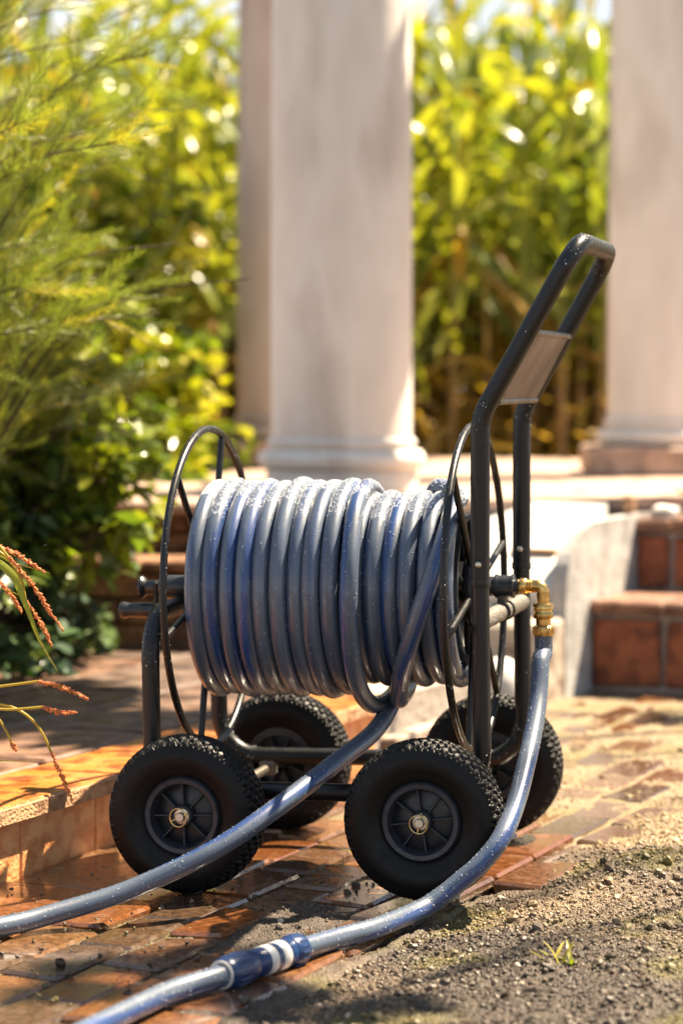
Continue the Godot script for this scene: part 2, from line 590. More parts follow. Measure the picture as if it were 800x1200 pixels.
# ------------------------------------------------------------------ terrace with its low wall
func make_terrace() -> void:
	var UV := Basis(U, Vector3.UP, -V)
	var base := structure(part("terrace", self))
	var g := G.new()
	g.box(Vector3(-2.2, -0.06, 0.03), Vector3(2.75, 0.112, 6.0), 0.004, 0, null, Transform3D(UV, ORIGIN))
	put("fill", g, M.mortar, base)
	var vars := []
	for k in 4:
		var b := G.new()
		b.box(Vector3(-0.197, -0.03, -0.147), Vector3(0.197, 0, 0.147), 0.006, 0.003, rng)
		vars.append(b.mesh())
	for row in 10:
		for k in 9:
			var u := -0.55 + k * 0.405 + (0.2 if row % 2 else 0.0)
			if u > 2.6: continue
			var bs := UV * Basis(Vector3(1, 0, 0), rng.randfn(0, 0.006)) * Basis(Vector3(0, 0, 1), rng.randfn(0, 0.005))
			put("paving_slab", vars[rng.randi() % 4], M["slab%d" % (rng.randi() % 3)], base, Transform3D(bs, F(u, -0.335 - row * 0.305, 0.129 + rng.randfn(0, 0.0015))))
	# the low wall: upright tiles under a projecting cap
	var wall := thing("low_wall", "low terracotta tiled wall with projecting cap, left of the hose cart", "wall")
	for k in 11:
		var u := -1.07 + k * 0.252
		if u > 1.5: continue
		var t := G.new()
		t.box(Vector3(-0.1245, -0.03, -0.004), Vector3(0.1245, 0.097, 0.03), 0.003, 0.0012, rng)
		put("wall_tile", t, M.terracotta, wall, Transform3D(UV, F(u, 0.0 + rng.randfn(0, 0.001), 0)))
		var c := G.new()
		c.box(Vector3(-0.1245, 0.0985, -0.020), Vector3(0.1245, 0.1305, 0.172), 0.005, 0.0015, rng)
		put("cap_tile", c, M.cap_tile if k % 3 else M.cap_tile, wall, Transform3D(UV, F(u + 0.06, 0.0, 0)))
		var e := G.new()
		e.box(Vector3(-0.1235, 0.1005, -0.0232), Vector3(0.1235, 0.1275, -0.0195), 0.001)
		put("cap_edge", e, M.tile_edge, wall, Transform3D(UV, F(u + 0.06, 0.0, 0)))
	# shallow grey stone steps beyond the wall
	var st := thing("stone_steps", "shallow grey stone steps behind the rear wheels of the hose cart", "steps")
	for k in 5:
		var s := G.new()
		s.box(Vector3(1.68, -0.05, -0.012 + 0.055 * k), Vector3(2.52, 0.026 * (k + 1), 0.055 * (k + 1) + (0.02 if k == 4 else 0.0)), 0.005, 0.003, rng)
		put("tread", s, M.gray_stone, st, Transform3D(UV, ORIGIN))


# ------------------------------------------------------------------ round temple
func ring_block(r0: float, r1: float, y0: float, y1: float, a0: float, a1: float, bev: float) -> G:
	var g := G.new()
	var am := (a0 + a1) / 2.0
	var w := 2.0 * tan((a1 - a0) / 2.0) * r1
	var out := Vector3(sin(am), 0, cos(am))
	var xf := Transform3D(Basis(Vector3(cos(am), 0, -sin(am)), Vector3.UP, out), TEMPLE)
	g.box(Vector3(-w / 2.0 + 0.002, y0, r0), Vector3(w / 2.0 - 0.002, y1, r1), bev, 0.002, rng, xf)
	return g


func make_temple() -> void:
	var t := thing("temple_platform", "round brown brick platform with pale stone top under the columns", "platform")
	var g := G.new()
	g.lathe([Vector2(2.02, -0.05), Vector2(2.02, 0.468)], 64, Transform3D(Basis(), TEMPLE))
	g.lathe([Vector2(2.28, 0.10), Vector2(2.28, 0.32)], 40, Transform3D(Basis(), TEMPLE), deg_to_rad(-100), deg_to_rad(2))
	put("core", g, M.mortar, t)
	g = G.new()
	g.lathe([Vector2(2.05, 0.466), Vector2(2.05, 0.494), Vector2(0.0, 0.494)], 64, Transform3D(Basis(), TEMPLE))
	put("floor", g, M.pink_stone, t)
	for course in 3:
		var n := 17
		for k in n:
			var a0 := deg_to_rad(-88.0 + (k + 0.5 * (course % 2)) * 5.3)
			var q := ring_block(2.3, 2.55 + rng.randfn(0, 0.003), 0.125 + course * 0.068, 0.187 + course * 0.068, a0, a0 + deg_to_rad(5.25), 0.006)
			put("brick", q, M["block%d" % (rng.randi() % 3)], t)
	for k in 16:
		var a0 := deg_to_rad(-88.0 + k * 5.6)
		put("step_slab", ring_block(2.06, 2.57, 0.330, 0.362, a0, a0 + deg_to_rad(5.55), 0.006), M.block1, t)
	for course in 2:
		for k in 17:
			var a0 := deg_to_rad(-88.0 + (k + 0.5 * (course % 2)) * 5.5)
			put("brick", ring_block(2.06, 2.26 + rng.randfn(0, 0.003), 0.364 + course * 0.054, 0.415 + course * 0.054, a0, a0 + deg_to_rad(5.45), 0.005), M["block%d" % (rng.randi() % 3)], t)
	for k in 12:
		var a0 := deg_to_rad(-88.0 + k * 7.8)
		put("top_slab", ring_block(1.75, 2.31, 0.472, 0.502, a0, a0 + deg_to_rad(7.75), 0.008), M.pink_stone, t)
	column(Vector3(0.0, 0.494, -8.0), false, "thick pale stone column standing directly behind the hose reel", M.column_stone)
	column(Vector3(1.185, 0.494, -9.3), true, "pale stone column on a square plinth right of the cart handle", M.column_stone)
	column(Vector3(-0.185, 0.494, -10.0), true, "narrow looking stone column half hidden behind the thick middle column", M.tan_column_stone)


func column(at: Vector3, square: bool, label: String, stone: Material) -> void:
	var c := thing("stone_column", label, "column", "columns of the round temple", Transform3D(Basis(), at))
	var y := 0.0
	if square:
		var p := G.new()
		p.box(Vector3(-0.292, 0, -0.292), Vector3(0.292, 0.105, 0.292), 0.012, 0.004, rng)
		put("plinth", p, M.pink_stone, c)
		y = 0.105
	else:
		var p2 := G.new()
		p2.lathe([Vector2(0.236, 0.0), Vector2(0.236, 0.060), Vector2(0.232, 0.064), Vector2(0.1, 0.064)], 48)
		put("plinth", p2, stone, c)
		y = 0.064
	var prof := [Vector2(0.235, 0)]
	for k in 9:
		var a := -PI / 2 + PI * k / 8
		prof.append(Vector2(0.232 + 0.03 * cos(a), 0.031 + 0.031 * sin(a)))
	prof.append_array([Vector2(0.224, 0.064), Vector2(0.223, 0.072), Vector2(0.230, 0.073), Vector2(0.2345, 0.078), Vector2(0.2345, 0.086), Vector2(0.228, 0.092), Vector2(0.2215, 0.100)])
	var g := G.new()
	g.lathe(prof, 64, Transform3D(Basis(), Vector3(0, y, 0)))
	put("base_moulding", g, stone, c)
	g = G.new()
	var sh := []
	for k in 25:
		var h := k / 24.0
		sh.append(Vector2(0.2195 - 0.012 * h * h - 0.004 * h + 0.003 * sin(h * PI), y + 0.1 + h * 2.2))
	g.lathe(sh, 72)
	put("shaft", g, stone, c)
	g = G.new()
	var top: float = y + 2.3
	g.lathe([Vector2(0.205, 0), Vector2(0.225, 0.01), Vector2(0.225, 0.03), Vector2(0.21, 0.04), Vector2(0.25, 0.1), Vector2(0.255, 0.12), Vector2(0, 0.12)], 48, Transform3D(Basis(), Vector3(0, top, 0)))
	g.box(Vector3(-0.27, top + 0.121, -0.27), Vector3(0.27, top + 0.18, 0.27), 0.008)
	put("capital", g, stone, c)


# ------------------------------------------------------------------ stairs, cheek wall and ramp
func make_stairs() -> void:
	var UV := Transform3D(Basis(U, Vector3.UP, -V), ORIGIN)
	var s := thing("brick_stairs", "brick stairs with red tile risers at the right edge", "stairs")
	var rows := [[2.995, 0.0, 0.238], [3.40, 0.238, 0.44], [3.80, 0.44, 0.505]]
	for k in 3:
		var u: float = rows[k][0]
		var y0: float = rows[k][1]
		var y1: float = rows[k][2]
		var g := G.new()
		g.box(Vector3(u + 0.02, -0.05, -1.75), Vector3(u + 0.85, y1 - 0.012, -0.034), 0.004)
		put("core", g, M.mortar, s, UV)
		for j in 9:
			var v0 := 0.036 + j * 0.205 - (0.10 if k == 1 else 0.0)
			var v1 := v0 + 0.187
			v0 = maxf(v0, 0.034)
			var t := G.new()
			t.box(Vector3(u, y0 + 0.006, -v1), Vector3(u + 0.05, y1 - 0.052, -v0), 0.006, 0.003, rng)
			put("riser_tile", t, M.riser_tile, s, UV)
			var n := G.new()
			n.box(Vector3(u - 0.012, y1 - 0.036, -v1 - 0.006), Vector3(u + 0.43, y1, -v0 + 0.005), 0.007, 0.003, rng)
			put("nosing_tile", n, M.nosing_tile, s, UV)
	# curved cheek wall between the ramp and the stairs
	var ck := thing("cheek_wall", "white stone cheek wall with rounded front beside the brick stairs", "wall")
	var prof := [Vector2(2.79, -0.03), Vector2(2.79, 0.24)]
	for k in 11:
		var a := PI / 2 * k / 10
		prof.append(Vector2(2.79 + 0.24 * (1 - cos(a)), 0.26 + 0.188 * sin(a)))
	prof.append_array([Vector2(3.95, 0.452), Vector2(3.95, -0.03)])
	var g2 := G.new()
	var m := prof.size()
	for side in [0.030, -0.012]:
		var ps := []
		for p in prof: ps.append(F(p.x, side, p.y))
		# fan from the lower right corner
		var nn := V * signf(side)
		var b := g2.v.size()
		for p in ps: g2.vert(p, nn)
		for k in m - 2: g2.tri(b + m - 1, b + k, b + k + 1)
	for k in m - 1:
		var p: Vector2 = prof[k]
		var q: Vector2 = prof[k + 1]
		var out := (U * -(q.y - p.y) + Vector3.UP * (q.x - p.x)).normalized()
		if k == m - 2: out = U
		g2.face([F(p.x, 0.030, p.y), F(q.x, 0.030, q.y), F(q.x, -0.012, q.y), F(p.x, -0.012, p.y)], out)
	put("cheek_slab", g2, M.pale_stone, ck)
	# white ramp up to the platform
	var rp := thing("stone_ramp", "white sunlit stone ramp rising to the platform left of the cheek wall", "ramp")
	g2 = G.new()
	var v0r := -0.75
	var v1r := -0.014
	g2.face([F(2.78, v0r, 0.281), F(2.78, v1r, 0.281), F(3.27, v1r, 0.487), F(3.27, v0r, 0.487)], Vector3.UP)
	g2.face([F(2.78, v0r, 0.281), F(2.78, v1r, 0.281), F(2.78, v1r, 0.243), F(2.78, v0r, 0.243)], -U)
	g2.face([F(2.78, v1r, 0.281), F(3.27, v1r, 0.487), F(3.27, v1r, 0.449), F(2.78, v1r, 0.243)], V)
	g2.face([F(2.78, v0r, 0.281), F(3.27, v0r, 0.487), F(3.27, v0r, 0.449), F(2.78, v0r, 0.243)], -V)
	put("ramp_slab", g2, M.white_stone, rp)
	g2 = G.new()
	g2.box(Vector3(2.772, 0.19, 0.02), Vector3(3.0, 0.239, 0.74), 0.008, 0.003, rng)
	put("ledge", g2, M.white_stone, rp, UV)
	g2 = G.new()
	g2.box(Vector3(2.80, -0.05, 0.024), Vector3(3.2, 0.19, 0.735), 0.008)
	put("support_wall", g2, M.gray_stone, rp, UV)
	var bl := G.new()
	bl.box(Vector3(2.56, -0.05, -0.034), Vector3(2.785, 0.205, 0.13), 0.012, 0.004, rng)
	tag(put("stone_block", bl, M.gray_stone, self, UV), "squared beige stone block in front of the white cheek wall", "stone block")
	bl = G.new()
	bl.ball(F(2.30, 0.03, 0.05), Vector3(0.075, 0.10, 0.07), 14, 20)
	tag(put("boulder", bl, M.white_stone), "pale rounded stone seen between the far upright and rear wheel", "stone")
	var stick := G.new()
	stick.box(Vector3(2.955, 0.360, 0.06), Vector3(2.98, 0.376, 0.19), 0.003, 0.002, rng)
	tag(put("wood_piece", stick, M.wood_stick, self, UV), "small brown wooden piece lying on the white ramp", "stick")
	var chip := G.new()
	chip.box(Vector3(3.42, 0.4405, -0.13), Vector3(3.50, 0.475, -0.06), 0.008, 0.005, rng)
	tag(put("stone_chip", chip, M.white_stone, self, UV), "small white stone lying on the upper stair tread", "stone")
	chip = G.new()
	chip.box(Vector3(3.39, 0.4525, -0.022), Vector3(3.43, 0.505, 0.008), 0.006, 0.003, rng)
	tag(put("wooden_peg", chip, M.tile_edge, self, UV), "short tan peg standing on top of the cheek wall", "peg")


# ------------------------------------------------------------------ maize
func leaf_strip(g: G, base: Vector3, dir: Vector3, length: float, width: float, rise: float, droop: float, c0: Color, c1: Color, seg := 8, fold := 0.35, twist := 0.0) -> void:
	var p := base
	var pitch := rise
	var flat := Vector3(dir.x, 0, dir.z).normalized()
	var lat := flat.cross(Vector3.UP)
	var b := g.v.size()
	for k in seg + 1:
		var t := float(k) / seg
		var tan_ := flat * cos(pitch) + Vector3.UP * sin(pitch)
		var up := -flat * sin(pitch) + Vector3.UP * cos(pitch)
		var l2 := lat.rotated(tan_, twist * t)
		var u2 := up.rotated(tan_, twist * t)
		var w := width * minf(1.0, 0.45 + t * 2.5) * pow(1.0 - t, 0.6) * 0.5 + 0.0008
		g.col = c0.lerp(c1, t)
		g.vert(p - l2 * w + u2 * w * fold, (u2 + l2 * fold).normalized())
		g.vert(p, u2)
		g.vert(p + l2 * w + u2 * w * fold, (u2 - l2 * fold).normalized())
		p += tan_ * (length / seg)
		pitch -= droop / seg * (0.5 + t)
	g.grid(b, seg + 1, 3)


func maize_color(y: float, rr: RandomNumberGenerator) -> Color:
	var green := Color(0.17, 0.23, 0.035)
	var lime := Color(0.44, 0.45, 0.05)
	var blue := Color(0.24, 0.30, 0.13)
	var brown := Color(0.50, 0.29, 0.11)
	var gold := Color(0.36, 0.23, 0.03)
	var k := rr.randf()
	var c := green.lerp(lime, rr.randf()) if k < 0.75 else blue
	if rr.randf() < 0.07: c = gold
	var dry := 1.0 - smoothstep(0.65, 1.35, y + rr.randf_range(-0.25, 0.25))
	if rr.randf() < dry * 0.85: c = brown.lerp(gold, rr.randf() * 0.5)
	return c


func stalk_paint(rows: int, sides: int) -> PackedColorArray:
	var out := PackedColorArray()
	for k in rows:
		for e in sides + 1: out.append(Color(0.52, 0.33, 0.15).lerp(Color(0.28, 0.34, 0.06), smoothstep(2, 4, k)))
	return out


func make_maize() -> void:
	var protos := []
	var merged := G.new()
	for p in 6:
		var o := thing("maize_plant", "", "maize plant", "maize plants at the front of the field")
		var height := rng.randf_range(2.35, 2.75)
		var st := PackedVector3Array()
		var rad := []
		for k in 8:
			var t := k / 7.0
			st.append(Vector3(0.04 * sin(t * 2.0 + p), height * t, 0.03 * t * t))
			rad.append(lerpf(0.016, 0.005, t))
		var g := G.new()
		g.col = Color(0.2, 0.16, 0.05)
		g.tube(st, rad, 6, false, stalk_paint(8, 6))
		put("stalk", g, M.maize_leaf, o)
		if p < 3: merged.tube(st, rad, 5, false, stalk_paint(8, 5))
		var az := rng.randf() * TAU
		for k in 14:
			var y := 0.2 + (height - 0.3) * k / 14.0
			var a := az + PI * (k % 2) + rng.randfn(0, 0.4)
			var dead := y < 1.05 + rng.randf_range(-0.3, 0.3)
			var c := maize_color(y, rng)
			var lg := G.new()
			var len := rng.randf_range(0.6, 0.95) * (1.0 - 0.3 * float(k) / 14.0)
			var w := rng.randf_range(0.065, 0.11)
			var rise := rng.randf_range(0.95, 1.4)
			var droop := rng.randf_range(0.9, 3.2)
			var tw := rng.randfn(0, 0.9)
			if dead:
				rise = rng.randf_range(-0.6, 0.7); droop = rng.randf_range(0.8, 2.0); w *= 0.6; tw *= 1.5
			leaf_strip(lg, Vector3(0.04 * sin(y), y, 0), Vector3(cos(a), 0, sin(a)), len, w, rise, droop, c, c.lerp(Color(0.40, 0.32, 0.07), rng.randf() * 0.5), 9, 0.3, tw)
			put("leaf", lg, M.maize_leaf, o)
			if p == 0 or p == 1: leaf_strip(merged, Vector3(0.04 * sin(y) + (0.25 if p else 0.0), y, 0.1 * p), Vector3(cos(a), 0, sin(a)), len, w, rise, droop, c, c, 7, 0.3, tw)
		var tg := G.new()
		for k in 7:
			var a := TAU * k / 7.0
			var c := Color(0.42, 0.32, 0.13)
			leaf_strip(tg, Vector3(0.04 * sin(2.0 + p), height - 0.02, 0.03), Vector3(cos(a), 0, sin(a)), 0.22, 0.012, 1.25, 0.9, c, c, 4, 0.2)
		put("tassel", tg, M.maize_leaf, o)
		protos.append(o)
	var spots := []
	for row in 4:
		for k in 30:
			spots.append(Vector3(-3.2 + k * 0.22 + rng.randfn(0, 0.05) + 0.1 * (row % 2), -0.045, -11.75 - row * 0.42 + rng.randfn(0, 0.05)))
	for k in spots.size():
		var src: Node3D = protos[k % 6]
		var o: Node3D = src
		if k >= 6:
			o = src.duplicate()
			o.name = numbered(self, "maize_plant")
			add_child(o, true)
		o.position = spots[k]
		o.rotation.y = rng.randf() * TAU
		o.scale = Vector3.ONE * rng.randf_range(0.88, 1.1)
		o.set_meta("label", "tall drying maize plant with yellow green leaves in the blurred field behind")
	var xfs := []
	for k in 900:
		var z := -13.5 - 9.0 * pow(rng.randf(), 1.3)
		var x := rng.randf_range(-5.5, 6.0)
		xfs.append(Transform3D(Basis(Vector3.UP, rng.randf() * TAU).scaled(Vector3.ONE * rng.randf_range(0.85, 1.12)), Vector3(x, -0.045, z)))
	copies("maize_field", merged.mesh(), M.maize_leaf, xfs, [])


# ------------------------------------------------------------------ bushes at the left
func leaf_mesh(len: float, wid: float, fold: float) -> ArrayMesh:
	var g := G.new()
	var pts := [[0.0, 0.02], [0.22, 0.36], [0.5, 0.5], [0.78, 0.34], [1.0, 0.01]]
	var b := g.v.size()
	for p in pts:
		var x: float = p[0] * len
		var w: float = p[1] * wid
		var dip: float = -0.25 * len * p[0] * p[0]
		g.vert(Vector3(x, dip + w * fold, -w), Vector3(0.1, 1, fold).normalized())
		g.vert(Vector3(x, dip, 0), Vector3(0.1, 1, 0).normalized())
		g.vert(Vector3(x, dip + w * fold, w), Vector3(0.1, 1, -fold).normalized())
	g.grid(b, 5, 3)
	return g.mesh()


func shrub(o: Node3D, blobs: Array, n: int, lm: ArrayMesh, m: Material, palette: Array, size: Vector2, stems: Color, base: Vector3) -> void:
	# leaves on twigs that reach into each blob, more of them near its outside
	var xfs := []
	var cols := []
	var tw := G.new()
	var total := 0.0
	for b in blobs: total += pow(b[1].x * b[1].y * b[1].z, 0.67)
	for b in blobs:
		var ctr: Vector3 = b[0]
		var rad: Vector3 = b[1]
		var many := int(n * pow(rad.x * rad.y * rad.z, 0.67) / total)
		tw.col = stems
		tw.tube(spline([base, base.lerp(ctr, 0.5) + Vector3(rng.randfn(0, 0.05), 0.06, rng.randfn(0, 0.05)), ctr], 0.12), 0.008, 5, false)
		var twigs := maxi(4, many / 14)
		for k in twigs:
			var d := Vector3(rng.randfn(), rng.randfn(), rng.randfn()).normalized()
			var tip := ctr + d * rad * rng.randf_range(0.55, 1.08)
			var start := ctr + d * rad * 0.15
			var mid := (start + tip) / 2.0 + Vector3(0, 0.04, 0)
			tw.tube(PackedVector3Array([start, mid, tip]), 0.0028, 4, false)
			var tone: Color = palette[rng.randi() % palette.size()]
			for j in 14:
				var t := rng.randf_range(0.25, 1.05)
				var p := start.lerp(mid, t * 2.0) if t < 0.5 else mid.lerp(tip, t * 2.0 - 1.0)
				var ld := (d * 0.6 + Vector3(rng.randfn(), rng.randfn(0, 0.6), rng.randfn()) * 0.7).normalized()
				var up := Vector3(rng.randfn(0, 0.45), 1, rng.randfn(0, 0.45)).normalized()
				var zz := ld.cross(up).normalized()
				var bs := Basis(ld, zz.cross(ld).normalized(), zz).scaled(Vector3.ONE * rng.randf_range(size.x, size.y))
				xfs.append(Transform3D(bs, p + Vector3(rng.randfn(), rng.randfn(), rng.randfn()) * 0.012))
				cols.append(tone * rng.randf_range(0.7, 1.25))
	put("branches", tw, M.bark, o)
	copies("foliage", lm, m, xfs, cols, o)


func make_bushes() -> void:
	# yellow green broad-leaved shrubs behind
	var lm := leaf_mesh(1.0, 0.62, 0.25)
	var bright := [Color(0.42, 0.42, 0.02), Color(0.34, 0.37, 0.025), Color(0.48, 0.44, 0.03), Color(0.2, 0.26, 0.025), Color(0.12, 0.18, 0.02)]
	var o := thing("shrub", "bright yellow green leafy shrub between the feathery bush and the columns", "shrub")
	var bl := []
	for k in 17:
		bl.append([Vector3(rng.randf_range(-1.25, -0.50), rng.randf_range(0.25, 1.45), rng.randf_range(-9.9, -9.1)), Vector3(1, 0.9, 1) * rng.randf_range(0.16, 0.30)])
	bl.append([Vector3(-0.62, 0.45, -8.7), Vector3(0.26, 0.26, 0.2)])
	bl.append([Vector3(-0.80, 0.75, -8.5), Vector3(0.22, 0.2, 0.2)])
	bl.append([Vector3(-0.60, 0.85, -9.3), Vector3(0.2, 0.2, 0.2)])
	shrub(o, bl, 6200, lm, M.shrub_leaf, bright, Vector2(0.045, 0.085), Color(0.2, 0.13, 0.08), Vector3(-0.85, 0, -9.4))
	o = thing("shrub", "tall pale leafed shrub rising behind the feathery bush, top left", "shrub")
	bl = []
	for k in 20:
		bl.append([Vector3(rng.randf_range(-2.6, -0.95), rng.randf_range(0.7, 1.95), rng.randf_range(-11.2, -10.4)), Vector3(1, 0.9, 1) * rng.randf_range(0.18, 0.34)])
	shrub(o, bl, 5200, lm, M.shrub_leaf, [Color(0.34, 0.3, 0.03), Color(0.26, 0.28, 0.03), Color(0.38, 0.24, 0.06), Color(0.16, 0.2, 0.03)], Vector2(0.05, 0.09), Color(0.25, 0.16, 0.1), Vector3(-1.6, 0, -10.8))
	# dark ground cover at the foot
	o = thing("ground_cover", "dark green ivy like plant low at the left below the feathery bush", "ivy")
	bl = []
	for k in 20:
		var x := rng.randf_range(-1.7, -0.62)
		bl.append([Vector3(x, rng.randf_range(0.15, 0.5) * (1.0 if x < -0.8 else 0.75), rng.randf_range(-6.7, -6.25)), Vector3(0.2, 0.13, 0.2) * rng.randf_range(0.8, 1.25)])
	for k in 8:
		bl.append([Vector3(rng.randf_range(-1.5, -0.7), 0.17, rng.randf_range(-6.3, -5.95)), Vector3(0.15, 0.07, 0.12)])
	shrub(o, bl, 5200, lm, M.ivy_leaf, [Color(0.07, 0.12, 0.05), Color(0.10, 0.15, 0.055), Color(0.06, 0.10, 0.06), Color(0.17, 0.22, 0.05)], Vector2(0.035, 0.07), Color(0.1, 0.07, 0.05), Vector3(-1.1, 0.1, -6.8))
	# sunlit leaves over the ground cover
	o = thing("shrub", "low sunlit shrub with light green leaves above the dark ivy", "shrub")
	bl = []
	for k in 10:
		bl.append([Vector3(rng.randf_range(-1.35, -0.60), rng.randf_range(0.45, 0.80), rng.randf_range(-6.75, -6.35)), Vector3(0.2, 0.13, 0.18) * rng.randf_range(0.8, 1.2)])
	for p in [Vector3(-0.64, 0.57, -6.45), Vector3(-0.54, 0.55, -6.5), Vector3(-0.74, 0.60, -6.5), Vector3(-0.58, 0.46, -6.4), Vector3(-0.68, 0.38, -6.4)]:
		bl.append([p, Vector3(0.13, 0.09, 0.10)])
	shrub(o, bl, 3600, lm, M.shrub_leaf, [Color(0.22, 0.27, 0.04), Color(0.32, 0.34, 0.04), Color(0.12, 0.17, 0.04)], Vector2(0.04, 0.075), Color(0.15, 0.1, 0.06), Vector3(-0.95, 0.1, -6.6))
	feathery()


func feathery() -> void:
	# a fine, plume-like bush: arching stems, branchlets and thread leaves
	var o := thing("feathery_bush", "tall feathery green bush filling the upper left of the view", "bush")
	var sp := G.new()
	sp.col = Color(0.13, 0.13, 0.05)
	sp.tube(PackedVector3Array([Vector3.ZERO, Vector3(0.11, 0.012, 0), Vector3(0.22, 0.0, 0)]), [0.0014, 0.001, 0.0005], 3, false)
	for k in 60:
		var t := 0.04 + 0.96 * k / 60.0
		var a := k * 2.4
		var d := Vector3(1.0, 0.5 * cos(a), 0.5 * sin(a)).normalized()
		var p := Vector3(0.22 * t, 0.012 * sin(t * PI), 0)
		var len := 0.055 * (1.0 - 0.55 * t) * (0.8 + 0.4 * rng.randf())
		var w := d.cross(Vector3(0, cos(a + 1.57), sin(a + 1.57)).rotated(Vector3.RIGHT, 0.4)).normalized() * 0.0009
		sp.col = Color(0.26, 0.29, 0.08) * rng.randf_range(0.75, 1.3)
		var n := d.cross(w).normalized()
		var b := sp.v.size()
		sp.vert(p - w, n); sp.vert(p + w, n); sp.vert(p + d * len * 0.6 + w * 0.8 , n); sp.vert(p + d * len, n); sp.vert(p + d * len * 0.6 - w * 0.8, n)
		sp.tri(b, b + 1, b + 2); sp.tri(b, b + 2, b + 4); sp.tri(b + 4, b + 2, b + 3)
	var stems := G.new()
	stems.col = Color(0.12, 0.1, 0.05)
	var xfs := []
	var cols := []
	rng.seed = 77
	for k in 120:
		var root := Vector3(rng.randf_range(-1.30, -0.90), 0.1, rng.randf_range(-6.1, -5.4))
		var az := rng.randfn(0, 1.1)
		var reach := rng.randf_range(0.12, 0.62)
		var hh := rng.randf_range(0.9, 2.1)
		if k % 3 == 0: hh *= 0.55
		var out := Vector3(cos(az), 0, sin(az))
		if out.x > 0.2: reach *= 0.95
		var pts := spline([root, root + out * reach * 0.25 + Vector3(0, hh * 0.55, 0), root + out * reach * 0.7 + Vector3(0, hh * 0.9, 0), root + out * reach * 1.25 + Vector3(0, hh * 0.97, 0)], 0.05)
		var rad := []
		for j in pts.size(): rad.append(lerpf(0.006, 0.0012, float(j) / pts.size()))
		stems.tube(pts, rad, 4, false)
		var pink := hh > 1.7 and rng.randf() < 0.35
		for j in range(pts.size() / 4, pts.size()):
			if pts[j].y < 0.5 + 0.25 * rng.randf() or pts[j].x > -0.46 + rng.randfn(0, 0.05): continue
			var t := (pts[mini(j + 1, pts.size() - 1)] - pts[maxi(j - 1, 0)]).normalized()
			for q in 2:
				var d := (t * 1.1 + Vector3(rng.randfn(), rng.randfn(0, 0.6) + 0.3, rng.randfn()) * 0.7).normalized()
				var zz := d.cross(Vector3.UP).normalized()
				xfs.append(Transform3D(Basis(d, zz.cross(d), zz).rotated(d, rng.randf() * TAU).scaled(Vector3.ONE * rng.randf_range(0.4, 0.95)), pts[j]))
				var c := Color(1, 1, 1) * rng.randf_range(0.55, 1.25)
				if rng.randf() < 0.12: c = Color(2.3, 1.7, 0.9)
				if pink and j > pts.size() * 0.75: c = Color(2.6, 1.15, 4.0)
				cols.append(c)
	put("stems", stems, M.bark, o)
	copies("foliage", sp.mesh(), M.feather_leaf, xfs, cols, o)
	rng.seed = 78


# ------------------------------------------------------------------ the tree whose shade falls on the scene, right of the frame
func make_tree() -> void:
	var o := thing("tree", "broad leafed tree at the right whose dappled shade falls across the scene", "tree")
	var g := G.new()
	var base := Vector3(5.4, 0, -8.2)
	g.tube(spline([base, base + Vector3(-0.05, 1.0, 0.05), base + Vector3(0.05, 2.0, 0.1), base + Vector3(0, 3.0, 0.2), base + Vector3(0.1, 4.4, 0.2)], 0.2), 0.11, 10)
	var spots := []
	# foliage clumps: where it stands along the sun's way from what it shades
	for q in [[Vector3(0.17, 1.13, -7.85), 3.3, 0.32], [Vector3(1.35, 0.35, -7.1), 3.4, 0.26], [Vector3(-0.75, 0.13, -5.6), 4.2, 0.36], [Vector3(-0.45, 0.13, -5.2), 4.2, 0.26], [Vector3(-1.1, 0.3, -6.3), 4.4, 0.34], [Vector3(-0.32, 0.0, -3.60), 5.0, 0.10], [Vector3(-0.02, 0.0, -3.42), 5.1, 0.12], [Vector3(0.95, 0.0, -6.2), 4.2, 0.18]]:
		var c: Vector3 = q[0] + SUN * q[1]
		spots.append([c, Vector3.ONE * q[2]])
		g.tube(spline([base + Vector3(0, clampf(c.y - 0.9, 1.2, 4.0), 0.15), base.lerp(c, 0.5) + Vector3(0, c.y * 0.5, 0), c], 0.25), 0.011, 6, false)
	for k in 14:
		spots.append([base + Vector3(rng.randf_range(0.3, 2.6), rng.randf_range(2.8, 5.2), rng.randf_range(-2.0, 1.4)), Vector3.ONE * rng.randf_range(0.3, 0.55)])
	put("trunk", g, M.bark, o)
	shrub(o, spots, 20000, leaf_mesh(1.0, 0.6, 0.2), M.shrub_leaf, [Color(0.07, 0.11, 0.02), Color(0.1, 0.14, 0.025)], Vector2(0.08, 0.13), Color(0.1, 0.08, 0.06), base + Vector3(0.05, 2.9, 0.2))


# ------------------------------------------------------------------ the hose reel cart
const WX := 0.1986
const AX := 0.4775    # reel axis height

func droplets(called: String, parent: Node, paths: Array, rad: float, n: int, size: Vector2, bias: float, m_ := "droplet") -> void:
	# water beads on tubes, thicker on top
	var b := G.new()
	b.ball(Vector3.ZERO, Vector3.ONE, 4, 6)
	var xfs := []
	for path in paths:
		var m: int = path.size()
		for k in n / paths.size():
			var j := rng.randi() % (m - 1)
			var p: Vector3 = path[j].lerp(path[j + 1], rng.randf())
			var t: Vector3 = (path[j + 1] - path[j]).normalized()
			var d := Vector3(rng.randfn(), rng.randfn(), rng.randfn())
			d = (d - t * d.dot(t)).normalized()
			if rng.randf() > (0.12 + bias * (0.5 + 0.5 * d.y) if bias < 2.0 else d.y * 2.2): continue
			var s := size.x + (size.y - size.x) * pow(rng.randf(), 4.0)
			var up := d
			var z := t
			xfs.append(Transform3D(Basis(up.cross(z), up * 0.6, z).scaled(Vector3.ONE * s), p + d * (rad + s * 0.1)))
	copies(called, b.mesh(), M[m_], xfs, [], parent)


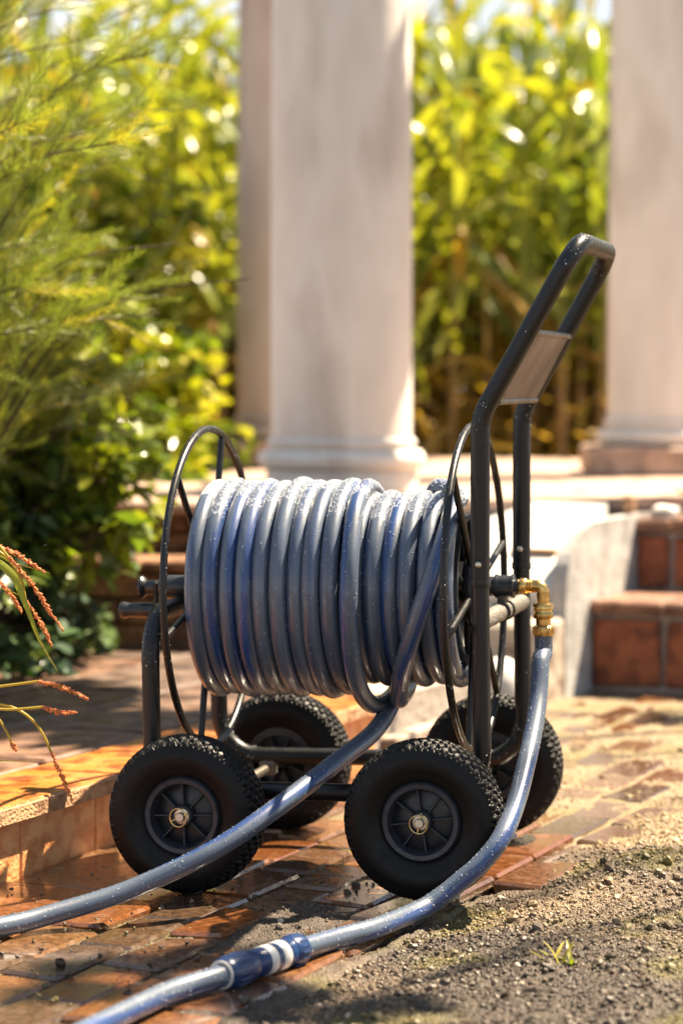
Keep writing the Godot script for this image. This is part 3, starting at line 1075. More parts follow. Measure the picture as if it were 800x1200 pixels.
func make_tyre() -> ArrayMesh:
	# turned about z; section from bead to bead, with diamond tread cut in
	var g := G.new()
	var sec := []
	for k in 15:      # near sidewall
		var t := k / 14.0
		sec.append([lerpf(0.0625, 0.1135, t), 0.028 + 0.0165 * sin(t * PI * 0.75) , 0])
	var nt := 60
	for k in nt + 1:
		var t := float(k) / nt
		var a := (t - 0.5) * 2.0
		sec.append([0.1135 + 0.0165 * sqrt(maxf(0.0, 1.0 - pow(absf(a), 2.6))), -a * 0.040, 1])
	for k in 15:
		var t := k / 14.0
		sec.append([lerpf(0.1135, 0.0625, t), -(0.028 + 0.0165 * sin((1.0 - t) * PI * 0.75)), 0])
	var rows := 400
	var cols := sec.size()
	for r in rows + 1:
		var th := TAU * r / rows
		for k in cols:
			var rad: float = sec[k][0]
			var z: float = sec[k][1]
			var dip := 0.0
			if sec[k][2] == 1:
				var s := z / 0.0105
				var q := th * 38.0 / TAU
				var d1 := absf(fposmod(q + s * 0.5, 1.0) - 0.5) * 2.0
				var d2 := absf(fposmod(q - s * 0.5, 1.0) - 0.5) * 2.0
				var e := minf(d1, d2)
				var lane := absf(z)
				if lane < 0.0355:
					dip = 0.0048 * (1.0 - smoothstep(0.24, 0.40, e))
				else:
					var d3 := absf(fposmod(q * 2.0, 1.0) - 0.5) * 2.0
					dip = 0.0042 * (1.0 - smoothstep(0.22, 0.42, d3)) * (1.0 - smoothstep(0.0375, 0.04, lane))
			elif k > 3 and k < 6 or k > cols - 7 and k < cols - 4:
				dip = -0.0012
			rad -= dip
			g.vert(Vector3(rad * sin(th), rad * cos(th), z), Vector3.ZERO)
	# normals by central differences, pointing away from the ring core
	for r in rows + 1:
		for k in cols:
			var a := g.v[posmod(r - 1, rows) * cols + k]
			var b := g.v[posmod(r + 1, rows) * cols + k]
			var c := g.v[r * cols + maxi(k - 1, 0)]
			var d := g.v[r * cols + mini(k + 1, cols - 1)]
			var nn := (b - a).cross(d - c).normalized()
			var p := g.v[r * cols + k]
			var core := Vector3(p.x, p.y, 0).normalized() * 0.095
			if nn.dot(p - core) < 0: nn = -nn
			g.n[r * cols + k] = nn
	g.grid(0, rows + 1, cols)
	return g.mesh()


func make_wheel() -> Node3D:
	var w := Node3D.new()
	w.name = "wheel"
	put("tyre", make_tyre(), M.rubber, w)
	var lx := Transform3D(Basis(Vector3.RIGHT, PI / 2), Vector3.ZERO)   # lathe axis y to z
	var g := G.new()
	g.lathe([Vector2(0.0505, -0.030), Vector2(0.0645, -0.030), Vector2(0.0655, -0.022), Vector2(0.062, 0.0), Vector2(0.0655, 0.022), Vector2(0.0645, 0.0325), Vector2(0.061, 0.036), Vector2(0.054, 0.035), Vector2(0.051, 0.030), Vector2(0.0485, 0.012), Vector2(0.0485, -0.02), Vector2(0.0505, -0.030)], 64, lx)
	put("rim", g, M.rim_plastic, w)
	g = G.new()
	g.lathe([Vector2(0.050, 0.004), Vector2(0.030, 0.010), Vector2(0.0, 0.010)], 48, lx)
	g.lathe([Vector2(0.050, -0.004), Vector2(0.0, -0.004)], 48, lx)
	put("wheel_disc", g, M.rim_plastic, w)
	for k in 8:
		var s := G.new()
		s.box(Vector3(-0.0016, 0.014, -0.026), Vector3(0.0016, 0.051, 0.025), 0.0007)
		put("spoke", s, M.rim_plastic, w, Transform3D(Basis(Vector3.BACK, TAU * k / 8.0 + 0.02), Vector3.ZERO))
	g = G.new()
	g.lathe([Vector2(0.018, -0.036), Vector2(0.018, 0.026), Vector2(0.0155, 0.030), Vector2(0.0, 0.030)], 32, lx)
	put("hub", g, M.rim_plastic, w)
	g = G.new()
	g.lathe([Vector2(0.0125, 0.0305), Vector2(0.0125, 0.0335), Vector2(0.0075, 0.034), Vector2(0.0075, 0.044), Vector2(0.0065, 0.0455), Vector2(0, 0.0455)], 24, lx)
	put("axle_end", g, M.zinc, w)
	# split pin with its ring
	g = G.new()
	g.tube(PackedVector3Array([Vector3(-0.0145, -0.007, 0.0405), Vector3(0.0145, 0.007, 0.0405)]), 0.0016, 8)
	var ring := PackedVector3Array()
	for k in 41:
		var a := TAU * k / 40.0
		ring.append(Vector3(-0.002, -0.0005, 0.046) + Vector3(cos(a) * 0.0150, sin(a) * 0.0150, 0.0035 * cos(a)))
	g.tube(ring, 0.00125, 6, false)
	put("ring_pin", g, M.yellow_zinc, w)
	return w


func make_cart() -> void:
	var c := thing("hose_cart", "black four wheeled metal hose reel cart with tilted push handle", "hose cart", "", CART)
	var w := make_wheel()
	for sx in [-1, 1]:
		for sz in [1, -1]:
			var o: Node3D = w.duplicate()
			o.name = numbered(c, "wheel")
			c.add_child(o, true)
			var turn := Basis(Vector3.BACK, [0.0, 0.38, 0.9, 0.5][sx + 1 + (1 if sz < 0 else 0)])
			o.transform = Transform3D((Basis(Vector3.UP, PI) if sz < 0 else Basis()) * turn, Vector3(WX * sx, 0.130, 0.302 * sz))
	w.free()
	# frame: one bent tube each side: left post, bottom rail, upright
	var tubes := []
	for sz in [1, -1]:
		var z: float = 0.2 * sz
		var y0 := 0.153
		var path := bend([Vector3(-0.2905, 0.37, z), Vector3(-0.2905, y0, z), Vector3(0.2745, y0, z), Vector3(0.2745, 0.5, z)], [0.075, 0.075], 10)
		tubes.append(path)
		var g := G.new()
		g.tube(path, 0.0152, 16)
		put("side_frame", g, M.tube_paint, c)
		g = G.new()
		var hp := bend([Vector3(0.2745, 0.5, z), Vector3(0.2785, 0.772, z), Vector3(0.4400, 1.053, 0.19 * sz), Vector3(0.4400, 1.053, 0.0)], [0.09, 0.055], 10)
		tubes.append(hp)
		g.tube(hp, 0.0160, 16)
		put("handle_tube", g, M.tube_paint, c)
		g = G.new()
		g.lathe([Vector2(0.0170, -0.006), Vector2(0.0174, -0.004), Vector2(0.0174, 0.004), Vector2(0.0170, 0.006)], 20, Transform3D(Basis(), Vector3(0.2745, 0.502, z)))
		put("joint_ring", g, M.tube_paint, c)
		g = G.new()
		for zz in [1, -1]:
			g.ball(Vector3(0.2750, 0.533, z + 0.0160 * zz), Vector3(0.0055, 0.0055, 0.004), 6, 10)
		put("bolt", g, M.zinc, c)
	# left bar, an arch joining both posts
	var arch := bend([Vector3(-0.2905, 0.36, 0.2), Vector3(-0.2905, 0.448, 0.2), Vector3(-0.2905, 0.448, -0.2), Vector3(-0.2905, 0.36, -0.2)], [0.078, 0.078], 14)
	tubes.append(arch)
	var g := G.new()
	g.tube(arch, 0.01545, 16)
	put("end_bar", g, M.tube_paint, c)
	g = G.new()
	var bar := PackedVector3Array([Vector3(0.2745, 0.438, 0.2), Vector3(0.2745, 0.438, 0.0), Vector3(0.2745, 0.438, -0.2)])
	tubes.append(bar)
	g.tube(bar, 0.0150, 14)
	put("cross_bar", g, M.muddy_paint, c)
	for sx in [-1, 1]:
		g = G.new()
		g.tube(PackedVector3Array([Vector3(WX * sx, 0.130, -0.29), Vector3(WX * sx, 0.130, 0.29)]), 0.0085, 12)
		put("axle", g, M.zinc, c)
		for sz in [-1, 1]:
			g = G.new()
			g.box(Vector3(WX * sx - 0.014, 0.118, 0.2 * sz - 0.012), Vector3(WX * sx + 0.014, 0.150, 0.2 * sz + 0.012), 0.002)
			put("axle_bracket", g, M.muddy_paint, c)
	# plate between the handle tubes, its two ends folded over
	g = G.new()
	var p0 := Vector3(0.305, 0.797, 0)
	var p1 := Vector3(0.366, 0.908, 0)
	var along := (p1 - p0).normalized()
	var outw := Vector3(along.y, -along.x, 0)
	var px := Transform3D(Basis(along, outw, Vector3(0, 0, 1)), p0)
	var ln := p0.distance_to(p1)
	g.box(Vector3(0, -0.0015, -0.184), Vector3(ln, 0.0015, 0.184), 0.0007, 0, null, px)
	put("name_plate", g, M.plate_metal, c)
	g = G.new()
	for e in [0.0, ln]:
		g.tube(PackedVector3Array([px * Vector3(e, 0, -0.186), px * Vector3(e, 0, 0.186)]), 0.0055, 10)
	put("plate_edge", g, M.plate_metal, c)
	# reel: hoops with six spokes, drum, hubs
	for e in 2:
		var x: float = [-0.2415, 0.2292][e]
		var hoop := part("reel_hoop", c)
		var ring := PackedVector3Array()
		for k in 97:
			var a := TAU * k / 96.0
			ring.append(Vector3(x, AX + 0.2777 * cos(a), 0.2777 * sin(a)))
		g = G.new()
		g.tube(ring, 0.0066, 10, false)
		put("hoop_ring", g, M.tube_paint, hoop)
		var sd: float = -1.0 if e == 0 else 1.0
		for k in 6:
			var a := deg_to_rad(-17.0 + 60.0 * k)
			g = G.new()
			g.tube(PackedVector3Array([Vector3(x + 0.0 * sd, AX + 0.05 * cos(a), 0.05 * sin(a)), Vector3(x, AX + 0.274 * cos(a), 0.274 * sin(a))]), 0.0062, 8)
			put("spoke", g, M.tube_paint, hoop)
		tubes.append(ring)
		g = G.new()
		var ax := Transform3D(Basis(Vector3.BACK, -PI / 2), Vector3(x, AX, 0))    # y of the lathe becomes +x
		g.lathe([Vector2(0.0, -0.012), Vector2(0.062, -0.012), Vector2(0.066, -0.008), Vector2(0.066, 0.008), Vector2(0.062, 0.012), Vector2(0, 0.012)], 32, ax)
		put("hub", g, M.black_plastic, c)
	g = G.new()
	var axx := Transform3D(Basis(Vector3.BACK, -PI / 2), Vector3(0, AX, 0))
	g.lathe([Vector2(0.0, -0.225), Vector2(0.128, -0.225), Vector2(0.128, 0.222), Vector2(0.118, 0.222), Vector2(0.118, 0.200), Vector2(0.0, 0.200)], 48, axx)
	put("drum", g, M.black_plastic, c)
	for k in 6:
		g = G.new()
		var a := deg_to_rad(13.0 + 60.0 * k)
		g.tube(PackedVector3Array([Vector3(0.212, AX + 0.05 * cos(a), 0.05 * sin(a)), Vector3(0.212, AX + 0.122 * cos(a), 0.122 * sin(a))]), 0.0085, 8)
		put("drum_rib", g, M.black_plastic, c)
	# left bearing, crank and grip
	g = G.new()
	g.lathe([Vector2(0, -0.335), Vector2(0.016, -0.335), Vector2(0.017, -0.322), Vector2(0.0215, -0.320), Vector2(0.0215, -0.272), Vector2(0.018, -0.268), Vector2(0.018, -0.25), Vector2(0, -0.25)], 28, axx)
	put("bearing", g, M.black_plastic, c)
	g = G.new()
	g.lathe([Vector2(0, -0.372), Vector2(0.0195, -0.372), Vector2(0.0205, -0.369), Vector2(0.0195, -0.366), Vector2(0.0125, -0.360), Vector2(0.0125, -0.338), Vector2(0, -0.338)], 28, axx)
	put("crank_cap", g, M.black_plastic, c)
	g = G.new()
	g.box(Vector3(-0.3445, 0.418, -0.012), Vector3(-0.3365, AX + 0.01, 0.014), 0.002, 0, null)
	put("crank_arm", g, M.tube_paint, c)
	g = G.new()
	var gx := Transform3D(Basis(Vector3.BACK, -PI / 2), Vector3(0, 0.4365, 0.0))
	g.lathe([Vector2(0, -0.410), Vector2(0.0125, -0.410), Vector2(0.0150, -0.407), Vector2(0.0150, -0.400), Vector2(0.0128, -0.394), Vector2(0.0138, -0.37), Vector2(0.0128, -0.345), Vector2(0.010, -0.335), Vector2(0, -0.335)], 24, gx)
	put("crank_grip", g, M.black_plastic, c)
	# right bearing and swivel
	g = G.new()
	g.lathe([Vector2(0, 0.24), Vector2(0.017, 0.24), Vector2(0.017, 0.262), Vector2(0.0205, 0.264), Vector2(0.0205, 0.268), Vector2(0.0185, 0.269), Vector2(0.0185, 0.291), Vector2(0.0205, 0.292), Vector2(0.0205, 0.296), Vector2(0.012, 0.298), Vector2(0.012, 0.308), Vector2(0, 0.308)], 32, Transform3D(Basis(Vector3.BACK, -PI / 2), Vector3(0, AX + 0.004, 0)))
	put("swivel", g, M.black_plastic, c)
	g = G.new()
	for zz in [-0.03, 0.018]:
		g.lathe([Vector2(0.0152, -0.004), Vector2(0.0180, -0.004), Vector2(0.0180, 0.004), Vector2(0.0152, 0.004)], 20, Transform3D(Basis(Vector3.RIGHT, PI / 2), Vector3(0.2745, 0.438, zz)))
	g.box(Vector3(0.2685, 0.450, -0.026), Vector3(0.2805, 0.468, 0.014), 0.002)
	put("bearing_clamp", g, M.black_plastic, c)
	# brass elbow and coupling
	var br := part("brass_fitting", c, Transform3D(Basis(), Vector3(0, AX + 0.004, 0)))
	var bx := Transform3D(Basis(Vector3.BACK, -PI / 2), Vector3.ZERO)
	g = G.new()
	g.lathe([Vector2(0, 0.304), Vector2(0.0135, 0.304), Vector2(0.0150, 0.306), Vector2(0.0150, 0.316), Vector2(0.0135, 0.318), Vector2(0, 0.318)], 6, bx)
	put("hex_nut", g, M.brass, br)
	g = G.new()
	var th := [Vector2(0.009, 0.318)]
	for k in 4:
		th.append(Vector2(0.0120, 0.3185 + k * 0.0027)); th.append(Vector2(0.0105, 0.320 + k * 0.0027))
	g.lathe(th, 24, bx)
	put("thread", g, M.brass, br)
	g = G.new()
	g.tube(bend([Vector3(0.328, 0, 0), Vector3(0.3455, 0, 0), Vector3(0.3452, -0.032, 0)], [0.010], 8), 0.0108, 18)
	put("elbow", g, M.brass, br)
	g = G.new()
	var ey := Transform3D(Basis(), Vector3(0.3452, 0, 0))
	g.lathe([Vector2(0.0, -0.084), Vector2(0.0165, -0.084), Vector2(0.0178, -0.082), Vector2(0.0178, -0.070), Vector2(0.0165, -0.068), Vector2(0.0125, -0.066), Vector2(0.0125, -0.056), Vector2(0.0160, -0.0545), Vector2(0.0175, -0.053), Vector2(0.0175, -0.046), Vector2(0.0162, -0.0445), Vector2(0.0162, -0.040), Vector2(0.0180, -0.0385), Vector2(0.0180, -0.031), Vector2(0.0168, -0.0295), Vector2(0.0, -0.0295)], 36, ey)
	put("coupler", g, M.brass, br)
	g = G.new()
	for k in 30:
		var a := TAU * k / 30.0
		g.box(Vector3(-0.0007, -0.0815, 0.0173), Vector3(0.0007, -0.0705, 0.0186), 0.0004, 0, null, Transform3D(Basis(Vector3.UP, a), Vector3(0.3452, 0, 0)))
	put("knurling", g, M.brass, br)
	droplets("water_drops", c, tubes.slice(0, 6), 0.0155, 6500, Vector2(0.0003, 0.0016), 0.4)
	droplets("water_drops", c, tubes.slice(6), 0.0066, 1600, Vector2(0.0005, 0.0013), 0.5)


# ------------------------------------------------------------------ hoses
const HR := 0.0155

func hose_paint(path: PackedVector3Array, sd: float, sides: int) -> PackedColorArray:
	var f := FastNoiseLite.new()
	f.seed = int(sd * 10) + 3
	f.frequency = 0.012
	var body := Color(0.068, 0.092, 0.136)
	var stripe := Color(0.014, 0.045, 0.16)
	var out := PackedColorArray()
	var streak := []
	for e in sides: streak.append(0.74 + 0.5 * absf(f.get_noise_1d(e * 61.0 + sd * 400.0)) * 2.0)
	streak.append(streak[0])
	for k in path.size():
		for e in sides + 1:
			var a := TAU * e / sides
			var ph := sd + k * 0.017 + 3.0 * f.get_noise_1d(k)
			var d := absf(wrapf(a - ph, -PI, PI))
			var d2 := absf(wrapf(a - ph - 2.6, -PI, PI))
			var s := 1.0 - smoothstep(0.44, 0.52, d)
			s = maxf(s, (1.0 - smoothstep(0.10, 0.16, d2)) * 0.6)
			out.append(body.lerp(stripe, s) * streak[e] * (1.0 + 0.12 * f.get_noise_1d(k * 3.0 + 900.0)))
	return out


func coil_point(x: float, r: float, deg: float) -> Vector3:
	var a := deg_to_rad(deg)
	return Vector3(x, AX + r * cos(a), r * sin(a))


func make_hoses() -> void:
	var o := thing("garden_hose", "blue grey garden hose wound on the reel with its end trailing left", "hose", "", CART)
	var paths := []
	# under layer, seen at the right end of the drum
	var lower := PackedVector3Array()
	var turns := 6
	for k in turns * 60 + 1:
		var t := k / 60.0
		var fr := fposmod(t, 1.0)
		var x := 0.2035 - (floorf(t) + smoothstep(0.55, 0.95, fr)) * 0.0305 + 0.0015 * sin(t * 5.0)
		lower.append(coil_point(x, 0.1520 + 0.0025 * sin(t * 3.3), fr * 360.0))
	paths.append(lower)
	# inner turns packed against the right hoop
	var inner := PackedVector3Array()
	for k in 60 * 2 + 1:
		var t := k / 60.0
		inner.append(coil_point(0.2035 - 0.006 * t, 0.1475 - 0.030 + 0.0, fposmod(t, 1.0) * 360.0))
	# upper layer, left to right
	var upper := PackedVector3Array()
	var n := 9
	for k in n * 64 + 1:
		var t := k / 64.0
		var fr := fposmod(t, 1.0)
		var x := -0.2215 + (floorf(t) + smoothstep(0.5, 0.98, fr)) * 0.0293 + 0.0012 * sin(t * 4.1)
		upper.append(coil_point(x, 0.1735 + 0.0025 * sin(t * 2.7) + 0.0016 * sin(t * 7.9), fr * 360.0))
	# the big slack loop, then over the top to the right end and the slanting run down the front
	var keys := []
	for q in [[0.0425, 0.1745, 12], [0.0470, 0.1790, 40], [0.0515, 0.1860, 75], [0.0500, 0.1900, 105], [0.0490, 0.1960, 140], [0.0560, 0.2010, 172], [0.0760, 0.1960, 205], [0.0900, 0.1850, 250], [0.1100, 0.1800, 300], [0.1500, 0.1770, 340], [0.1980, 0.1640, 366], [0.2090, 0.1640, 396], [0.1965, 0.1720, 430], [0.1640, 0.1790, 462], [0.1300, 0.1810, 492], [0.1050, 0.1860, 522], [0.0960, 0.1900, 540], [0.0930, 0.1850, 570], [0.0900, 0.1790, 620]]:
		keys.append(coil_point(q[0], q[1], q[2]))
	var slack := spline(keys, 0.012)
	var whole := PackedVector3Array(upper)
	for k in slack.size():
		if k > 1: whole.append(slack[k])
	paths.append(whole)
	# the trailing end: out from under the reel, past the near left wheel, down to the paving
	var inv := CART.affine_inverse()
	var tail := [coil_point(0.085, 0.181, 260), coil_point(0.082, 0.186, 225), coil_point(0.076, 0.197, 192)]
	for p in [Vector3(0.0566, 0.2405, -4.335), Vector3(-0.014, 0.2045, -4.19), Vector3(-0.0945, 0.163, -4.05), Vector3(-0.1985, 0.1045, -3.965), Vector3(-0.3275, 0.0505, -3.92), Vector3(-0.4386, 0.0250, -3.865), Vector3(-0.5095, 0.0160, -3.815), Vector3(-0.62, 0.0155, -3.73), Vector3(-0.85, 0.0155, -3.6)]:
		tail.append(inv * p)
	paths.append(spline(tail, 0.012))
	var g := G.new()
	for k in paths.size():
		g.tube(paths[k], HR, 22, true, hose_paint(paths[k], [0.9, 2.2, 4.9][k], 22))
	put("hose_tube", g, M.hose, o)
	droplets("water_drops", o, [paths[0]], HR, 6000, Vector2(0.0003, 0.0014), 0.9)
	droplets("water_drops", o, [paths[1]], HR, 15000, Vector2(0.0003, 0.0011), 0.95)
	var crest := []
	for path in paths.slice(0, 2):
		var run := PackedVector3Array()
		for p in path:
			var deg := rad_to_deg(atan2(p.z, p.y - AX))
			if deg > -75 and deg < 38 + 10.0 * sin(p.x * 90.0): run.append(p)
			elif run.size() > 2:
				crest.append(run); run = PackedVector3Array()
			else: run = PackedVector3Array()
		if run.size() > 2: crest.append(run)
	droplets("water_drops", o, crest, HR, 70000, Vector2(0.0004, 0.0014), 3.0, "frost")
	droplets("water_drops", o, [paths[2]], HR, 2200, Vector2(0.0004, 0.0014), 0.9)
	# supply hose
	var s := thing("supply_hose", "blue grey hose from the brass fitting curving down to the lower left", "hose", "", CART)
	var sp := [Vector3(0.3452, AX - 0.075, 0.0), Vector3(0.3452, AX - 0.11, 0.0)]
	for p in [Vector3(0.3363, 0.363, -4.31), Vector3(0.3291, 0.3017, -4.2700), Vector3(0.3127, 0.2426, -4.2000), Vector3(0.2822, 0.1673, -4.0800), Vector3(0.2527, 0.1196, -4.0000), Vector3(0.2205, 0.0837, -3.9750), Vector3(0.1867, 0.0560, -3.9650), Vector3(0.1530, 0.0311, -3.9550), Vector3(0.1190, 0.0162, -3.9300), Vector3(0.0512, 0.0158, -3.8050), Vector3(0.0000, 0.0158, -3.7420), Vector3(-0.0575, 0.0185, -3.655), Vector3(-0.1, 0.021, -3.58), Vector3(-0.1655, 0.0195, -3.48), Vector3(-0.227, 0.0165, -3.405), Vector3(-0.284, 0.0155, -3.285), Vector3(-0.345, 0.0155, -3.14), Vector3(-0.44, 0.0155, -2.9)]:
		sp.append(inv * p)
	var spath := spline(sp, 0.012)
	g = G.new()
	g.tube(spath, HR, 24, true, hose_paint(spath, 3.6, 24))
	put("hose_tube", g, M.hose, s)
	droplets("water_drops", s, [spath], HR, 6000, Vector2(0.0003, 0.0014), 0.9)
	# coupling that joins the two lengths of hose
	var a: Vector3 = inv * Vector3(-0.0600, 0.0195, -3.652)
	var b: Vector3 = inv * Vector3(-0.1640, 0.0205, -3.483)
	var ax := (b - a).normalized()
	var zz := ax.cross(Vector3.UP).normalized()
	var cp := part("coupling", s, Transform3D(Basis(zz.cross(ax) * -1.0, ax, zz * -1.0).orthonormalized(), a))
	var ln := a.distance_to(b)
	g = G.new()
	g.lathe([Vector2(0.0158, 0.0), Vector2(0.0190, 0.0), Vector2(0.0222, 0.003), Vector2(0.0228, 0.010), Vector2(0.0228, 0.026), Vector2(0.0212, 0.030), Vector2(0.0198, 0.032)], 36)
	for k in 16: g.box(Vector3(-0.0018, 0.006, 0.0220), Vector3(0.0018, 0.025, 0.0238), 0.0007, 0, null, Transform3D(Basis(Vector3.UP, TAU * k / 16.0), Vector3.ZERO))
	put("collar", g, M.navy_plastic, cp)
	g = G.new()
	g.lathe([Vector2(0.0196, 0.032), Vector2(0.0206, 0.033), Vector2(0.0206, ln - 0.060), Vector2(0.0196, ln - 0.059), Vector2(0.0196, ln - 0.05), Vector2(0.0170, ln - 0.045)], 36)
	put("sleeve", g, M.navy_plastic, cp)
	for q in [[0.050, 0.070], [0.083, 0.102]]:
		g = G.new()
		g.lathe([Vector2(0.0205, q[0]), Vector2(0.0214, q[0] + 0.001), Vector2(0.0214, q[1] - 0.001), Vector2(0.0205, q[1])], 36)
		put("white_band", g, M.white_plastic, cp)
	g = G.new()
	g.lathe([Vector2(0.0206, ln - 0.068), Vector2(0.0222, ln - 0.064), Vector2(0.0235, ln - 0.050), Vector2(0.0235, ln - 0.012), Vector2(0.0225, ln - 0.004), Vector2(0.0205, ln), Vector2(0.0158, ln)], 36)
	for k in 16: g.box(Vector3(-0.0018, ln - 0.046, 0.0228), Vector3(0.0018, ln - 0.014, 0.0245), 0.0007, 0, null, Transform3D(Basis(Vector3.UP, TAU * k / 16.0), Vector3.ZERO))
	put("collar", g, M.navy_plastic, cp)
	g = G.new()
	g.lathe([Vector2(0.0158, ln - 0.002), Vector2(0.0200, ln + 0.001), Vector2(0.0200, ln + 0.003), Vector2(0.0158, ln + 0.003)], 36)
	put("white_band", g, M.white_plastic, cp)


# ------------------------------------------------------------------ the sedge at the left edge
func make_grass() -> void:
	var o := thing("sedge_plant", "sedge with arching stems and orange seed heads at the left edge", "sedge")
	var z := -4.2
	var root := Vector3(-0.86, 0.13, z - 0.12)
	# all in metres; each stem is a list of points, then the seed head carries on from its end
	var rows := [
		[[Vector3(-0.70, 0.52, z), Vector3(-0.60, 0.575, z), Vector3(-0.562, 0.565, z)], [Vector3(-0.562, 0.565, z), Vector3(-0.527, 0.548, z), Vector3(-0.488, 0.521, z)]],
		[[Vector3(-0.70, 0.50, z + 0.02), Vector3(-0.585, 0.572, z + 0.02), Vector3(-0.545, 0.549, z + 0.02)], [Vector3(-0.545, 0.549, z + 0.02), Vector3(-0.502, 0.498, z + 0.02), Vector3(-0.475, 0.455, z + 0.02), Vector3(-0.455, 0.427, z + 0.02)]],
		[[Vector3(-0.70, 0.49, z + 0.01), Vector3(-0.585, 0.560, z + 0.01), Vector3(-0.532, 0.525, z + 0.01), Vector3(-0.518, 0.476, z + 0.01)], [Vector3(-0.518, 0.476, z + 0.01), Vector3(-0.492, 0.436, z + 0.01), Vector3(-0.476, 0.402, z + 0.01)]],
		[[Vector3(-0.72, 0.45, z - 0.02), Vector3(-0.62, 0.525, z - 0.02), Vector3(-0.565, 0.505, z - 0.02)], [Vector3(-0.565, 0.505, z - 0.02), Vector3(-0.545, 0.48, z - 0.02), Vector3(-0.528, 0.453, z - 0.02)]],
		[[Vector3(-0.76, 0.29, z), Vector3(-0.64, 0.325, z), Vector3(-0.56, 0.333, z), Vector3(-0.500, 0.341, z)], [Vector3(-0.500, 0.341, z), Vector3(-0.462, 0.332, z), Vector3(-0.418, 0.312, z)]],
		[[Vector3(-0.74, 0.26, z + 0.02), Vector3(-0.60, 0.295, z + 0.02), Vector3(-0.538, 0.297, z + 0.02), Vector3(-0.491, 0.301, z + 0.02)], [Vector3(-0.491, 0.301, z + 0.02), Vector3(-0.462, 0.292, z + 0.02), Vector3(-0.436, 0.292, z + 0.02)]],
		[[Vector3(-0.74, 0.25, z + 0.01), Vector3(-0.62, 0.302, z + 0.01), Vector3(-0.555, 0.303, z + 0.01), Vector3(-0.517, 0.286, z + 0.01), Vector3(-0.492, 0.257, z + 0.01), Vector3(-0.478, 0.225, z + 0.01)], [Vector3(-0.478, 0.225, z + 0.01), Vector3(-0.462, 0.190, z + 0.01), Vector3(-0.444, 0.146, z + 0.01)]],
		[[Vector3(-0.70, 0.28, z + 0.03), Vector3(-0.58, 0.290, z + 0.03), Vector3(-0.553, 0.270, z + 0.03), Vector3(-0.540, 0.243, z + 0.03)], [Vector3(-0.540, 0.243, z + 0.03), Vector3(-0.532, 0.231, z + 0.03)]],
	]
	for q in rows:
		var g := G.new()
		g.col = Color(0.5, 0.38, 0.07)
		var head_path: PackedVector3Array = spline(q[1], 0.006)
		var stem: PackedVector3Array = spline([root] + q[0], 0.012)
		g.tube(stem, 0.0022, 6, false)
		g.tube(head_path, 0.0011, 5)
		put("stem", g, M.grass_blade, o)
		g = G.new()
		var ln: int = head_path.size()
		for k in ln * 7:
			var t := rng.randf()
			var j := mini(int(t * (ln - 1)), ln - 2)
			var p: Vector3 = head_path[j].lerp(head_path[j + 1], t * (ln - 1) - j)
			var dir: Vector3 = (head_path[j + 1] - head_path[j]).normalized()
			var d := Vector3(rng.randfn(), rng.randfn(), rng.randfn()).normalized()
			var wide := 0.0036 * sin(PI * clampf(0.15 + t * 0.8, 0, 1))
			g.col = Color(1, 1, 1).lerp(Color(1.3, 1.35, 1.1), rng.randf()) * rng.randf_range(0.6, 1.15)
			var b := g.v.size()
			g.ball(Vector3.ZERO, Vector3(0.0013, 0.0031, 0.0013), 4, 5)
			var yy := (dir * 0.9 + d * 0.6).normalized()
			var xx := yy.cross(Vector3.BACK).normalized()
			var bs := Basis(xx, yy, xx.cross(yy))
			for w in range(b, g.v.size()):
				g.v[w] = bs * g.v[w] + p + d * wide
				g.n[w] = bs * g.n[w]
		put("seed_head", g, M.seed, o)
	# blades
	for q in [[[Vector3(-0.70, 0.50, z), Vector3(-0.585, 0.549, z), Vector3(-0.54, 0.537, z), Vector3(-0.479, 0.520, z)], 0.006], [[Vector3(-0.70, 0.47, z + 0.03), Vector3(-0.59, 0.54, z + 0.03), Vector3(-0.541, 0.524, z + 0.03), Vector3(-0.519, 0.48, z + 0.03), Vector3(-0.492, 0.41, z + 0.03), Vector3(-0.463, 0.36, z + 0.03)], 0.013], [[Vector3(-0.70, 0.46, z - 0.01), Vector3(-0.60, 0.497, z - 0.01), Vector3(-0.55, 0.49, z - 0.01), Vector3(-0.522, 0.478, z - 0.01)], 0.005], [[Vector3(-0.75, 0.2, z), Vector3(-0.62, 0.21, z), Vector3(-0.55, 0.209, z), Vector3(-0.515, 0.208, z)], 0.004]]:
		var path: PackedVector3Array = spline([root] + q[0], 0.012)
		var g := G.new()
		var m := path.size()
		var b := 0
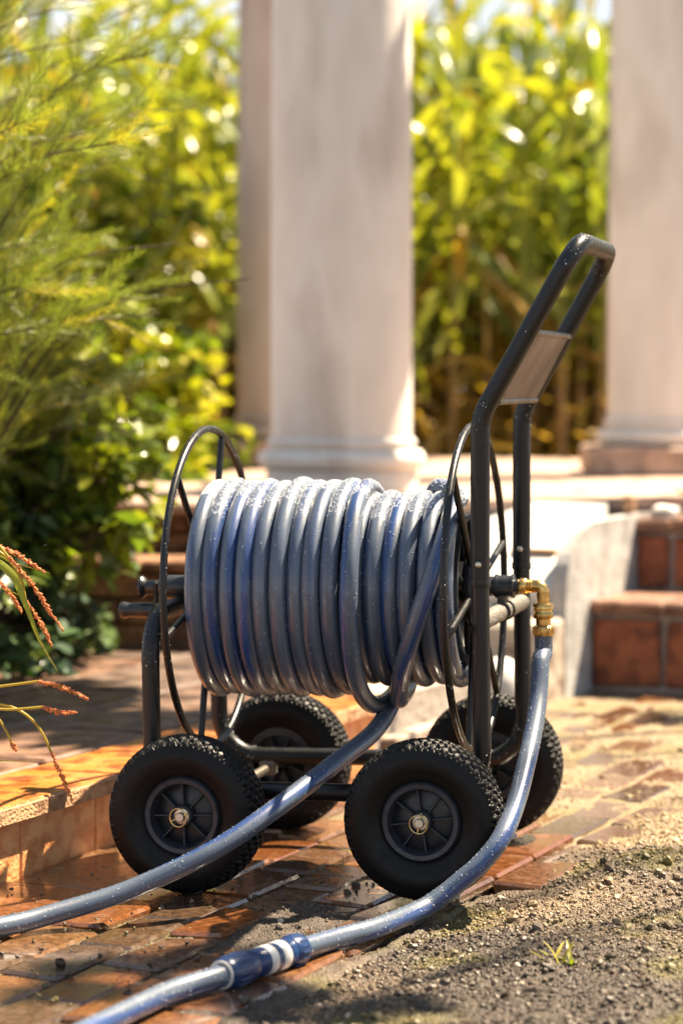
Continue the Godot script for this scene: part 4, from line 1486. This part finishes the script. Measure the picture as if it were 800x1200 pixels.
		for k in m:
			var t := (path[mini(k + 1, m - 1)] - path[maxi(k - 1, 0)]).normalized()
			var lat := t.cross(Vector3(0.25, 0.35, 1)).normalized()
			var up := lat.cross(t)
			var f := float(k) / (m - 1)
			var w: float = q[1] * 0.5 * minf(1.0, (1.0 - f) * 4.0) + 0.0003
			g.col = Color(0.30, 0.34, 0.03).lerp(Color(0.42, 0.34, 0.07), smoothstep(0.85, 1.0, f))
			g.vert(path[k] - lat * w, (up - lat * 0.3).normalized()); g.vert(path[k] + up * -w * 0.35, up); g.vert(path[k] + lat * w, (up + lat * 0.3).normalized())
		g.grid(b, m, 3)
		put("blade", g, M.grass_blade, o)


# ------------------------------------------------------------------ litter
func make_litter() -> void:
	var lg := leaf_mesh(1.0, 0.55, 0.35)
	var where := [[1.62, 0.78, "on the sandy ground right of the rear wheel"], [2.45, 0.16, "below the white cheek wall"], [2.55, 0.34, "at the foot of the lowest brick riser"], [2.3, 0.62, "on sandy ground near the right edge"], [1.9, 0.35, "behind the far right wheel"]]
	for k in where.size():
		var g := G.new()
		g.col = Color(0.13, 0.06, 0.03) * rng.randf_range(0.8, 1.6)
		var src := lg.surface_get_arrays(0)
		var xf := Transform3D(Basis.from_euler(Vector3(rng.randfn(0, 0.3), rng.randf() * TAU, rng.randfn(0, 0.3))).scaled(Vector3.ONE * rng.randf_range(0.045, 0.065)), F(where[k][0], where[k][1], 0.014))
		for j in src[Mesh.ARRAY_VERTEX].size(): g.vert(xf * src[Mesh.ARRAY_VERTEX][j], (xf.basis * src[Mesh.ARRAY_NORMAL][j]).normalized())
		g.grid(0, 5, 3)
		tag(put("fallen_leaf", g, M.dry_leaf), "curled brown fallen leaf " + where[k][2], "leaf", "fallen leaves on the ground")
	# weeds
	for q in [[Vector3(0.318, 0.0, -3.62), "small green weed sprouting from the dark soil at lower right"], [Vector3(0.055, 0.0, -4.47), "tuft of yellow grass between paving bricks under the cart"]]:
		var o := thing("weed", q[1], "weed", "", Transform3D(Basis(), q[0]))
		for k in 9:
			var g := G.new()
			var a := rng.randf() * TAU
			var c := Color(0.2, 0.24, 0.03).lerp(Color(0.45, 0.36, 0.06), rng.randf())
			leaf_strip(g, Vector3(rng.randfn(0, 0.012), 0.0, rng.randfn(0, 0.008)), Vector3(cos(a), 0, sin(a)), rng.randf_range(0.02, 0.045), 0.006, rng.randf_range(0.3, 1.3), 0.8, c, c, 4, 0.3)
			put("blade", g, M.grass_blade, o)
